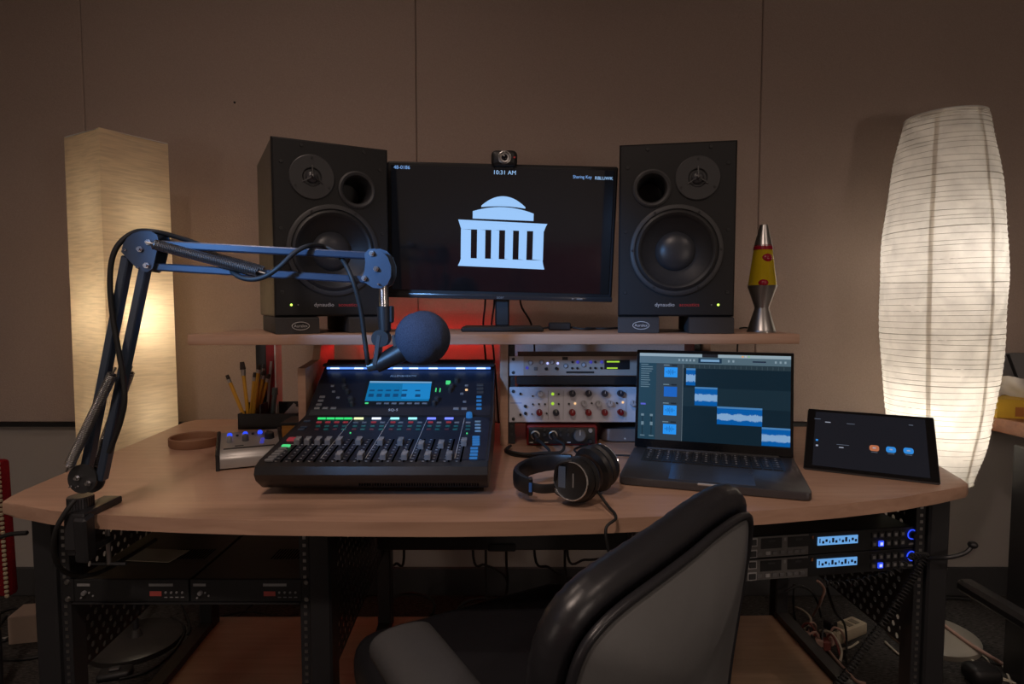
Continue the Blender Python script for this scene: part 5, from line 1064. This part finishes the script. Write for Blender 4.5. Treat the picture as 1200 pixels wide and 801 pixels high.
ryaw = math.atan2(1.215 - 1.145, 0.835 - 0.385)
LCD = glow('lcd_blue', (0.16, 0.42, 0.85), 0.85); LCDT = mat('lcd_ink', (0.01, 0.03, 0.12), 0.5); GP = mat('grey_gear_panel', (0.13, 0.125, 0.12), 0.5)
def receiver(z, label):
    t = thing('wireless_receiver', label, 'rack unit', (0.378, 1.143, z), ryaw, 'rack receivers under the desk end'); wd = 0.46
    obj('chassis', box(new(), (wd / 2, 0.17, 0.0218), (wd - 0.03, 0.33, 0.042)), mat('receiver_lid', (0.08, 0.075, 0.07), 0.4, 0.3), t)
    obj('face_panel', box(new(), (wd / 2, 0.003, 0.0218), (wd, 0.006, 0.0432), 0.0008), BLK, t)
    def fx(px): return (px - 838) / (1074 - 838) * wd
    b = new(); box(b, (fx(905), -0.0006, 0.0218), (fx(947) - fx(864), 0.0016, 0.041)); gp = obj('grey_section', b, GP, t)
    obj('lit_key', box(new(), (fx(859), -0.001, 0.028), (0.008, 0.002, 0.011)), BLU, t)
    knob(t, fx(871.5), 0.0285, 0.0055, 0.008, BLK, -0.001); dot(t, fx(870.5), 0.011, 0.0022, LGR, y=-0.001)
    for (X, z_) in ((885.5, 0.0325), (885.5, 0.0095)):
        obj('button_frame', box(new(), (fx(X), -0.0016, z_), (0.019, 0.001, 0.0165), 0.0006), LGR, gp); obj('button', box(new(), (fx(X), -0.0028, z_), (0.014, 0.002, 0.0115), 0.0006), DGR, gp)
    for X in (905.5, 935):
        q = obj('drawer_slot', box(new(), (fx(X), -0.0018, 0.029), (0.044, 0.0016, 0.021)), BLK, gp); obj('slot_lever', box(new(), (fx(X), -0.0032, 0.034), (0.015, 0.002, 0.003)), DGR, q)
    for X in (893, 902, 909.5, 917.5, 925.5, 933, 940): obj('small_button', box(new(), (fx(X), -0.0022, 0.0095), (0.0095, 0.002, 0.007), 0.0005), LGR if X == 902 else MGR, gp)
    for X, m in ((920.5, PRINTG), (951, mat('amber_dim', (0.25, 0.1, 0.04), 0.5))): obj('marker', box(new(), (fx(X), -0.002, 0.035), (0.004, 0.0008, 0.006)), m, t)
    lcd = obj('lcd_display', box(new(), (fx(979.5), -0.0012, 0.026), (0.088, 0.0016, 0.0165)), LCD, t)
    for k in range(12): obj('lcd_mark', box(new(), (fx(959 + k * 3.7), -0.0023, 0.027 - (0.003 if k % 2 else 0)), (0.0045 if k % 3 else 0.002, 0.0006, 0.005 if k % 4 else 0.009)), LCDT, lcd)
    for r_ in range(2):
        for k in range(5):
            lit = (r_ == 1 and k == 1)
            obj('keypad_key', box(new(), (fx(1021 + k * 8.2), -0.0016, 0.031 - r_ * 0.018), (0.0115, 0.003, 0.0115), 0.0008), BLU if lit else DGR, t)
            obj('key_mark', box(new(), (fx(1021 + k * 8.2), -0.0034, 0.031 - r_ * 0.018), (0.006, 0.0005, 0.006)), PRINTG if not lit else WBL, t)
    b = new(); x, z_ = fx(1065), 0.028; tube(b, [(x + 0.0095 * math.cos(a), -0.002, z_ + 0.0095 * math.sin(a)) for a in [0.9 + i * 0.2 for i in range(22)]], 0.0012, 5); obj('dial_glow', b, BLU, t); knob(t, x, z_, 0.0075, 0.012, BLK, -0.001, 'dial')
    obj('legend', box(new(), (fx(1065), -0.0006, 0.008), (0.012, 0.0005, 0.004)), PRINTG, t)
receiver(0.602, 'upper of two black rack receivers with blue display above its twin'); receiver(0.557, 'lower of two black rack receivers with blue display below its twin')
# hook rod on the desk leg and coiled cord
hk = aty(1088, 656, 1.19); he = aty(1141, 638, 1.19)
ho = thing('hanger_rod', 'short black bent rod with knob sticking out from the desk leg', 'hook', hk)
b = new(); tube(b, smooth([Vector((0, 0.01, 0)), aty(1110, 653, 1.17) - hk, aty(1130, 648, 1.165) - hk, aty(1138, 641, 1.165) - hk], 5), 0.0042, 8); obj('rod', b, BLKM, ho)
b = new(); ball(b, aty(1140, 638, 1.165) - hk, 0.009, (1, 1, 0.8)); obj('knob', b, BLK, ho)
def coil(path, r, turns, wr, n=10):
    P_ = smooth(path, 10); L = [0]
    for a_, c_ in zip(P_, P_[1:]): L.append(L[-1] + (c_ - a_).length)
    out = []; N = turns * n; j = 0; u = None
    for i in range(N + 1):
        s_ = L[-1] * i / N
        while j < len(P_) - 2 and L[j + 1] < s_: j += 1
        t_ = (s_ - L[j]) / max(1e-9, L[j + 1] - L[j]); p = P_[j].lerp(P_[j + 1], t_); d = (P_[j + 1] - P_[j]).normalized()
        if u is None: u, _ = frame(d)
        u = (u - d * u.dot(d)).normalized(); v = d.cross(u); a = 2 * PI * i / n
        out.append(p + (u * math.cos(a) + v * math.sin(a)) * r)
    return out
cpath = [aty(1086, 648, 1.175), aty(1078, 662, 1.165), aty(1068, 680, 1.15), aty(1045, 715, 1.13), aty(1018, 752, 1.11), aty(995, 785, 1.08), aty(970, 815, 1.05)]
b = new(); tube(b, coil(cpath, 0.0062, 50, 0.002), 0.0014, 5); base(tag(obj('spiral_cable', b, RUB, sm=1.3), 'black coiled cord hanging diagonally from the desk leg', 'cable'))
b = new(); tube(b, coil([aty(1086, 650, 1.18), aty(1070, 652, 1.12), aty(1052, 668, 1.12), aty(1020, 678, 1.12), aty(985, 684, 1.12), aty(966, 682, 1.115)], 0.005, 24, 0.002), 0.0013, 5); base(tag(obj('spiral_cable', b, RUB, sm=1.3), 'black coiled cord running along the bottom of the lower receiver', 'cable'))

# ================================================================== OFFICE CHAIR
FWD = Vector((-0.5, 0.866, 0)); SID = Vector((0.866, 0.5, 0))
seatc = Vector((0.04, 0.93, 0))
ch = thing('office_chair', 'black leather office chair turned away with grey back, pulled up to the desk', 'chair', (seatc.x, seatc.y, 0))
CLE = mat('chair_leather', (0.016, 0.016, 0.019), 0.36, bump=(70, 0.25, 0.0015)); CBK = mat('chair_back_vinyl', (0.085, 0.085, 0.085), 0.62, bump=(26, 0.35, 0.004))
def cp_(x, y, Y): return aty(x, y, Y)
outl = [cp_(858, 594, 0.80), cp_(830, 612, 0.755), cp_(800, 636, 0.715), cp_(760, 665, 0.67), cp_(722, 692, 0.635), cp_(695, 716, 0.615), cp_(675, 742, 0.605), cp_(662, 775, 0.605), cp_(655, 812, 0.61), cp_(652, 860, 0.625), Vector((0.045, 0.66, 0.54)), Vector((0.07, 0.70, 0.475)), Vector((0.16, 0.745, 0.455)), Vector((0.24, 0.79, 0.465)), Vector((0.283, 0.822, 0.53)), Vector((0.30, 0.835, 0.62)), Vector((0.313, 0.84, 0.70)), Vector((0.322, 0.838, 0.77)), Vector((0.316, 0.82, 0.815))]
OL = smooth(outl, 5, True); NO = len(OL); cen = sum(OL, Vector()) / NO
def panel(OL, bulge, rings=8, shift=Vector((0, 0, 0))):
    b = new(); R_ = []
    for k in range(rings):
        t = 1 - k / rings; R_.append([b.verts.new(cen + (p - cen) * t + shift + bulge * (1 - t ** 2.2)) for p in OL])
    c_ = b.verts.new(cen + shift + bulge)
    for r0, r1 in zip(R_, R_[1:]):
        for i in range(NO): b.faces.new((r0[i], r0[(i + 1) % NO], r1[(i + 1) % NO], r1[i]))
    for i in range(NO): b.faces.new((R_[-1][i], R_[-1][(i + 1) % NO], c_))
    return b
back = -FWD
obj('back_shell', panel(OL, back * 0.055, shift=back * 0.012 + Vector((0, 0, -0.012))), CBK, ch, 1.2, world=True)
bk = obj('backrest', panel(OL, FWD * 0.05, shift=FWD * 0.03), CLE, ch, 1.2, world=True)
# padded roll along the rim with small gathers
rads = []
for i in range(NO): rads.append(0.024 + 0.0005 * math.sin(i * 2.6))
obj('rim_roll', tube(new(), [p + FWD * 0.022 for p in OL], 0.03, 16, True, [rads[i] for i in range(NO)]), CLE, ch, 1.3, world=True)
obj('welt', tube(new(), [p + back * 0.013 + Vector((0, 0, -0.010)) for p in OL], 0.0058, 8, True), CLE, ch, 1.3, world=True)
b = new(); Ms = Matrix(((SID.x, FWD.x, 0, seatc.x), (SID.y, FWD.y, 0, seatc.y), (0, 0, 1, 0), (0, 0, 0, 1)))
box(b, (0.0, 0.02, 0.465), (0.46, 0.50, 0.11), 0.045, Ms, seg=4); obj('seat', b, CLE, ch, 1.2, world=True)
for s_, tip_ in ((-1, Vector((-0.165, 0.872, 0.600))), (1, Vector((0.19, 1.08, 0.600)))):
    b = new(); e_ = tip_ - FWD * (0.27 if s_ < 0 else 0.22)
    pts = smooth([tip_ + FWD * 0.004, tip_ - FWD * 0.02, tip_ - FWD * 0.1, tip_ - FWD * 0.2, e_], 5); rows = []
    n_ = len(pts)
    for i, p in enumerate(pts):
        e = min(1, math.sqrt(max(0.0, 1 - (1 - min(1, i / 5)) ** 2)) + 0.12); e = min(e, math.sqrt(max(0.02, 1 - max(0, (i - n_ + 5) / 5) ** 2)))
        rows.append([b.verts.new(p + SID * (0.05 * e * math.copysign(abs(math.cos(a)) ** 0.8, math.cos(a))) + Vector((0, 0, 0.026 * e * math.copysign(abs(math.sin(a)) ** 0.8, math.sin(a))))) for a in [2 * PI * k / 20 for k in range(20)]])
    for r0, r1 in zip(rows, rows[1:]):
        for k in range(20): b.faces.new((r0[k], r0[(k + 1) % 20], r1[(k + 1) % 20], r1[k]))
    b.faces.new(rows[0][::-1]); b.faces.new(rows[-1]); obj('armrest', b, mat('armrest_vinyl', (0.05, 0.05, 0.052), 0.6, bump=(60, 0.25, 0.002)), ch, 1.2, world=True)
    b = new(); tube(b, smooth([tip_ - FWD * 0.07 + Vector((0, 0, -0.02)), tip_ - FWD * 0.08 + Vector((0, 0, -0.12)), tip_ - FWD * 0.13 - SID * s_ * 0.06 + Vector((0, 0, -0.19)), seatc + Vector((0, 0, 0.405))], 5), 0.014, 10); obj('arm_support', b, BLKM, ch, world=True)
b = new(); cyl(b, (seatc.x, seatc.y, 0.12), (seatc.x, seatc.y, 0.41), 0.025, n=16); box(b, (seatc.x, seatc.y, 0.405), (0.16, 0.16, 0.02)); obj('column', b, BLKM, ch, world=True)
b = new(); tube(b, smooth([seatc + Vector((0, 0, 0.40)), seatc - FWD * 0.22 + Vector((0, 0, 0.41)), Vector((0.17, 0.735, 0.50)) - FWD * 0.02], 5), 0.018, 10); obj('back_bracket', b, BLKM, ch, world=True)
for k in range(5):
    a = 2 * PI * k / 5 + 0.3; e_ = seatc + Vector((0.29 * math.cos(a), 0.29 * math.sin(a), 0.075)); b = new(); bar(b, seatc + Vector((0, 0, 0.13)), e_, 0.045, 0.03, bev=0.006); lg_ = obj('base_leg', b, BLKM, ch, world=True)
    b = new(); tdir = Vector((-math.sin(a), math.cos(a), 0)) * 0.014; w_ = e_.copy(); w_.z = 0.027; cyl(b, w_ - tdir * 1.6, w_ + tdir * 1.6, 0.026, n=16); cyl(b, w_ + Vector((0, 0, 0.02)), e_, 0.006, n=8); obj('caster', b, BLK, lg_, world=True)

# ================================================================== RIGHT-HAND TABLE WITH TISSUES
tw = onz(1162, 492, 0.74)
TZ = 0.735; tx0 = aty(1162, 497, 1.96).x
rt = thing('side_table', 'dark wood side table behind the round paper lamp', 'table', (tx0 + 0.5, 1.9, 0))
b = new(); prism(b, [(tx0 + 0.05, 1.48), (tx0 + 1.0, 1.42), (tx0 + 1.0, 2.17), (tx0, 2.17), (tx0 - 0.01, 1.98)], TZ - 0.045, TZ, bev=0.003); obj('tabletop', b, wood('walnut_top', (0.28, 0.12, 0.06), (0.2, 0.08, 0.04)), rt, world=True)
lx = aty(1193, 600, 1.72).x + 0.02
b = new(); box(b, (lx + 0.02, 1.72, 0.345), (0.07, 0.07, 0.69), 0.004); obj('leg', b, BLKM, rt, world=True)
b = new(); box(b, (lx + 0.6, 1.9, 0.345), (0.07, 0.07, 0.69), 0.004); obj('leg', b, BLKM, rt, world=True)
b = new(); bar(b, aty(1128, 683, 1.68), aty(1215, 735, 1.45), 0.05, 0.035, bev=0.01); obj('foot_bar', b, BLKM, rt, world=True)
b = new(); p = aty(1146, 708, 1.70); p.z = 0.02; box(b, (p.x + 0.02, p.y, 0.03), (0.09, 0.07, 0.05), 0.02, seg=3); obj('foot_pad', b, BLK, rt, world=True)
tbx = aty(1165, 490, 1.94)
tis = thing('tissue_box', 'yellow tissue box with a tissue pulled up', 'tissue box', (tbx.x, 1.93, TZ), math.radians(-14))
YBX = mat('yellow_card', (0.55, 0.33, 0.02), 0.5)
obj('carton', box(new(), (0.11, 0.06, 0.03), (0.22, 0.12, 0.06), 0.001), YBX, tis)
obj('carton_print', box(new(), (0.11, -0.0006, 0.022), (0.12, 0.001, 0.03)), mat('orange_print', (0.35, 0.12, 0.02), 0.5), tis)
b = new(); tp = []
for i in range(13):
    row = []
    for j in range(9):
        u, v = i / 12, j / 8; row.append(b.verts.new((0.03 + 0.15 * u + 0.012 * math.sin(v * 5 + u * 3), 0.06 + 0.03 * math.sin(u * 7 + v * 2.5), 0.058 + v * (0.075 - 0.03 * abs(u - 0.45)) + 0.008 * math.sin(u * 11))))
    tp.append(row)
for i in range(12):
    for j in range(8): b.faces.new((tp[i][j], tp[i + 1][j], tp[i + 1][j + 1], tp[i][j + 1]))
obj('tissue', b, mat('tissue_paper', (0.6, 0.58, 0.55), 0.9), tis, 1.3)
# a black framed panel leaning on the wall behind the tissues
fp = thing('leaning_panel', 'grey panel with black edge leaning behind the tissue box', 'panel', (aty(1185, 470, 2.12).x, 2.12, TZ))
b = new(); MxF = Matrix.Rotation(math.radians(-10), 4, 'X') @ Matrix.Rotation(math.radians(-14), 4, 'Y')
box(b, (0.13, 0.0, 0.10), (0.30, 0.008, 0.19), 0.001, Matrix.Rotation(math.radians(-10), 4, 'X')); obj('sheet', b, MGR, fp)
b = new(); bar(b, (-0.025, -0.006, 0.19), (0.045, -0.004, 0.03), 0.008, 0.006); obj('edge_strip', b, BLK, fp)

# ================================================================== LEFT EDGE
A0, A1 = aty(12, 700, 1.62), aty(1, 540, 1.62); tl_ = math.atan2(A0.x - A1.x, A1.z - A0.z)
rd = thing('upholstered_panel', 'dark red upholstered panel with cream braided edge beside the desk end', 'panel', (A0.x - 0.04, 1.62, 0))
MR = Matrix.Translation((0.04, 0, A0.z)) @ Matrix.Rotation(-tl_, 4, 'Y'); hh_ = (A1 - A0).length
b = new(); box(b, (-0.052, 0.018, hh_ / 2), (0.10, 0.034, hh_), 0.01, MR, seg=2); obj('cushion', b, fabric('red_upholstery', (0.22, 0.008, 0.015), (0.15, 0.005, 0.01), (300, 300, 300)), rd)
b = new()
for k in range(30): box(b, (-0.006, -0.003, hh_ * (k + 0.5) / 30), (0.010, 0.008, 0.009), 0.002, MR)
o_ = obj('braid', b, mat('cream_braid', (0.4, 0.34, 0.22), 0.8), rd); o_['kind'] = 'stuff'
for y in (0.018,):
    b = new(); cyl(b, (-0.02, y, 0), (-0.02, y, A0.z + 0.02), 0.012, n=10); obj('leg', b, BLKM, rd)
cbx = thing('small_carton', 'small pale carton on the carpet beside the desk leg', 'box', (aty(25, 708, 1.9).x - 0.01, 1.95, 0), 0.2)
obj('carton', box(new(), (0, 0, 0.045), (0.09, 0.09, 0.088), 0.001), mat('pale_card', (0.36, 0.27, 0.21), 0.8), cbx); obj('flap', box(new(), (0, 0, 0.0905), (0.088, 0.088, 0.002)), mat('pale_card2', (0.42, 0.33, 0.27), 0.8), cbx)

# ================================================================== FLOOR: power strip and cables
fz = lambda x, y, z=0.006: onz(x, y, z)
ps = fz(990, 735, 0.03)
pst = thing('power_strip', 'cream power strip on the carpet beneath the receivers', 'power strip', (ps.x, ps.y, 0), math.radians(28))
obj('case', box(new(), (0, 0, 0.02), (0.16, 0.055, 0.038), 0.005, seg=2), mat('cream_plastic', (0.45, 0.38, 0.27), 0.5), pst)
for k in range(4): obj('outlet', box(new(), (-0.055 + k * 0.034, 0, 0.0395), (0.022, 0.03, 0.002), 0.0008), mat('outlet_shadow', (0.2, 0.17, 0.12), 0.5), pst)
b = new(); box(b, (-0.07, 0.005, 0.055), (0.03, 0.035, 0.03), 0.004); obj('plug', b, BLK, pst)
PNK = mat('pinkish_cable', (0.4, 0.25, 0.2), 0.6); CRM = mat('cream_cable', (0.42, 0.38, 0.3), 0.6); GRC = mat('grey_cable', (0.25, 0.24, 0.22), 0.6)
cx = lambda X, Y: (900 + X / 6.622, 680 + Y / 6.622)
def floorc(pts, name, label, m, r, zs=None, grp=None): return cable(name, label, [onz(*p, (zs[i] if zs else r + 0.001)) for i, p in enumerate(pts)], r, m, grp)
floorc([cx(205, 205), cx(270, 230), cx(330, 290), cx(320, 350), cx(280, 375)], 'power_cable', 'cream cable bending near the back leg under the receivers', CRM, 0.004, [0.03, 0.05, 0.05, 0.03, 0.02])
floorc([cx(400, 390), cx(480, 400), cx(540, 470), cx(570, 550), cx(560, 625)], 'power_cable', 'cream cable arching away from the power strip', CRM, 0.004, [0.05, 0.06, 0.04, 0.02, 0.006])
floorc([cx(380, 430), cx(440, 500), cx(500, 580), cx(560, 650), cx(620, 710), cx(680, 775), cx(760, 801)], 'power_cable', 'pinkish cable running along the shelf edge on the carpet', PNK, 0.005)
cable('power_cable', 'pinkish cable rising from the plug cluster to the receivers', [onz(*cx(350, 270), 0.06), aty(961, 706, 1.78), aty(966, 690, 1.75), aty(958, 680, 1.72)], 0.004, PNK)
floorc([cx(570, 530), cx(640, 515), cx(700, 475)], 'power_cable', 'short cream cable end lying on the carpet', CRM, 0.0035)
floorc([cx(910, 475), cx(1000, 560), cx(1080, 610), cx(1140, 670), (1085, 800)], 'power_cable', 'pale cable lying along the foot of the perforated panel', CRM, 0.004)
cable('power_cable', 'black cable dropping from receivers to the carpet', [aty(969, 688, 1.5), aty(978, 715, 1.5), onz(*cx(590, 330), 0.12), onz(*cx(610, 450), 0.03), onz(*cx(610, 600), 0.006), onz(*cx(640, 720), 0.006)], 0.0035)
cable('power_cable', 'black cable looping beside the back leg under the receivers', [aty(921, 693, 1.8), aty(935, 686, 1.8), aty(950, 692, 1.8), aty(958, 705, 1.8), onz(962, 722, 0.05)], 0.004)
cable('power_cable', 'straight black cable hanging beside the back leg', [aty(931, 684, 1.82), aty(930, 705, 1.83), onz(932, 728, 0.02), onz(936, 735, 0.006)], 0.0035)
for i in range(7):
    p = onz(948 + 4 * i, 735 + (i * 7) % 13, 0.05); q = thing('wall_plug', ('pinkish', 'black', 'dark red')[i % 3] + ' plug in the tangled cluster on the carpet under the receivers', 'plug', (p.x, p.y, 0), i * 0.9, 'plugs in the cable cluster')
    obj('plug_body', box(new(), (0, 0, 0.02), (0.03, 0.024, 0.034), 0.004), (PNK, BLK, mat('dark_red_cable', (0.18, 0.04, 0.03), 0.6))[i % 3], q); b = new(); tube(b, smooth([(0, 0, 0.036), (0.01, 0.01, 0.06), (0.03, 0.02, 0.05), (0.04, 0.03, 0.01)], 4), 0.0035, 6); obj('plug_lead', b, (PNK, BLK, 'dark_red_cable')[i % 3], q)
# beneath the desk, centre: dark cables in front of the wall
c3 = lambda X, Y: (440 + X / 3.75, 640 + Y / 3.75)
for i, pts in enumerate(([(125, 48), (90, 75), (55, 105), (30, 160), (20, 240)], [(430, 45), (480, 80), (540, 105), (578, 150), (570, 230), (540, 300)], [(485, 40), (487, 150), (490, 310)], [(575, 45), (580, 160), (560, 260), (530, 305)], [(700, 40), (760, 90), (830, 130), (920, 143), (1000, 135)], [(832, 40), (838, 110), (850, 190), (862, 240)], [(845, 42), (920, 58), (1000, 52), (1050, 36)])):
    cable('hanging_cable', 'black cable hanging behind the modesty panel against the wall', [aty(*c3(*pts[0]), 1.9) + Vector((0.0, -0.03, 0.0))] * 0 + [Vector((aty(*c3(*pts[0]), 1.9).x, 1.70, 0.69)), Vector((aty(*c3(*pts[0]), 1.9).x, 1.86, 0.62))] * (1 if pts[0][1] < 60 else 0) + [aty(*c3(*p), 1.9) for p in (pts if pts[0][1] < 60 else pts[::-1])] + [Vector((aty(*c3(*pts[-1]), 1.9).x, 1.91, 0.0055))] * (1 if pts[0][1] < 60 and pts[-1][1] > 60 else 0), 0.0042, group='cables hanging behind the modesty panel')
for i, pts in enumerate(([(55, 250), (90, 218), (150, 205), (220, 218), (258, 250), (255, 290), (240, 312)], [(345, 310), (370, 262), (430, 230), (510, 228), (580, 255), (640, 302)], [(350, 300), (400, 262), (470, 250), (540, 262), (590, 305)])):
    cable('coiled_cable', 'black cable loop resting behind the lower shelf', [Vector((aty(*c3(*pts[0]), 1.93).x - 0.01, 1.93 + 0.02 * i, 0.006))] + [aty(*c3(*p), 1.93 + 0.02 * i) for p in pts] + [Vector((aty(*c3(*pts[-1]), 1.93).x + 0.01, 1.93 + 0.02 * i, 0.006))], 0.0045, group='cable loops behind the lower shelf')
# left bay floor cables
for i, (pts, lb) in enumerate((([(212, 707), (222, 730), (220, 743)], 'black cable hanging beside the back leg of the boom arm bay'), ([(140, 795), (175, 785), (205, 760), (216, 735), (200, 722)], 'black cable curving on the carpet beside the square lamp base'), ([(258, 722), (290, 716), (330, 722), (350, 718)], 'black cable crossing the carpet behind the shelf in the boom arm bay'), ([(275, 726), (300, 705), (320, 700), (345, 690)], 'black cable rising behind the half-width units'))):
    cable('floor_cable', lb, [onz(x, y, 0.006 if i in (1,) else 0.02) for x, y in pts], 0.004)
p = onz(135, 793, 0.0); fs = thing('foot_switch', 'small black foot switch on the carpet under the half-width units', 'switch', (p.x, p.y, 0), 0.3)
b = new(); box(b, (0, 0, 0.012), (0.09, 0.05, 0.022), 0.01, seg=3); obj('case', b, BLK, fs); b = new(); box(b, (0, 0, 0.026), (0.03, 0.02, 0.008), 0.003); obj('rocker', b, DGR, fs)
for i, (pts, lb, m) in enumerate((([(-6, 632), (10, 626), (32, 624)], 'black cable arching towards the desk leg at the red panel', RUB), ([(-5, 720), (15, 712), (30, 716), (40, 712)], 'black cable on the carpet by the small carton', RUB), ([(-5, 750), (20, 745), (45, 742)], 'grey cable crossing the carpet beside the desk leg', GRC), ([(-5, 772), (25, 772), (50, 768)], 'dark cable crossing the carpet closest to the desk leg foot', RUB), ([(-4, 738), (8, 722), (18, 735), (6, 750), (-6, 745)], 'tangled black cable loop beside the red panel', RUB))):
    cable('floor_cable', lb, [aty(x, y, 1.3) if i == 0 else onz(x, y, 0.006) for x, y in pts], 0.005, m)
# right floor cables
c7 = lambda X, Y: (1100 + X / 4.98, 640 + Y / 4.98)
floorc([c7(20, 450), c7(150, 545), c7(250, 610), c7(380, 690), c7(520, 775)], 'floor_cable', 'pinkish cable running over the round lamp base and carpet', PNK, 0.006, [0.032, 0.03, 0.03, 0.007, 0.007])
floorc([c7(190, 665), c7(240, 630), c7(290, 670), c7(300, 740), c7(280, 800)], 'floor_cable', 'thin white wire loop beside the round lamp base', CRM, 0.003)
floorc([c7(200, 665), c7(300, 735), c7(430, 790)], 'floor_cable', 'thin white wire running away from the round lamp base', CRM, 0.003)
floorc([c7(220, 800), c7(300, 772), c7(400, 785), c7(450, 800)], 'floor_cable', 'thin white wire curl on the carpet below the lamp base', CRM, 0.003)
floorc([c7(370, 690), c7(400, 740), c7(420, 795)], 'floor_cable', 'short white wire branching from the pinkish cable', CRM, 0.0035)
floorc([c7(40, 300), c7(100, 300), c7(180, 308)], 'floor_cable', 'black cable on the carpet leading to the side table foot', RUB, 0.006)

# ================================================================== SOFA BEHIND (mirrored in the dark display)
so = thing('leather_sofa', 'dark red leather sofa across the room, mirrored in the display', 'sofa', (0.1, -1.75, 0))
SLE = mat('oxblood_leather', (0.22, 0.05, 0.045), 0.35, bump=(30, 0.3, 0.004))
obj('frame', box(new(), (0, 0, 0.2), (1.75, 0.8, 0.28), 0.04, seg=3), SLE, so, 1.0)
for x in (-0.43, 0.43):
    obj('seat_cushion', box(new(), (x, 0.06, 0.40), (0.84, 0.66, 0.16), 0.06, seg=4), SLE, so, 1.0); obj('back_cushion', box(new(), (x, -0.24, 0.66), (0.85, 0.24, 0.46), 0.09, Matrix.Rotation(math.radians(8), 4, 'X'), seg=4), SLE, so, 1.0)
for x in (-0.94, 0.94): obj('arm', box(new(), (x, 0.02, 0.36), (0.22, 0.84, 0.56), 0.08, seg=4), SLE, so, 1.0)
for x in (-0.8, 0.8):
    for y in (-0.3, 0.3): b = new(); cyl(b, (x, y, 0), (x, y, 0.08), 0.025, n=12); obj('leg', b, BLK, so)
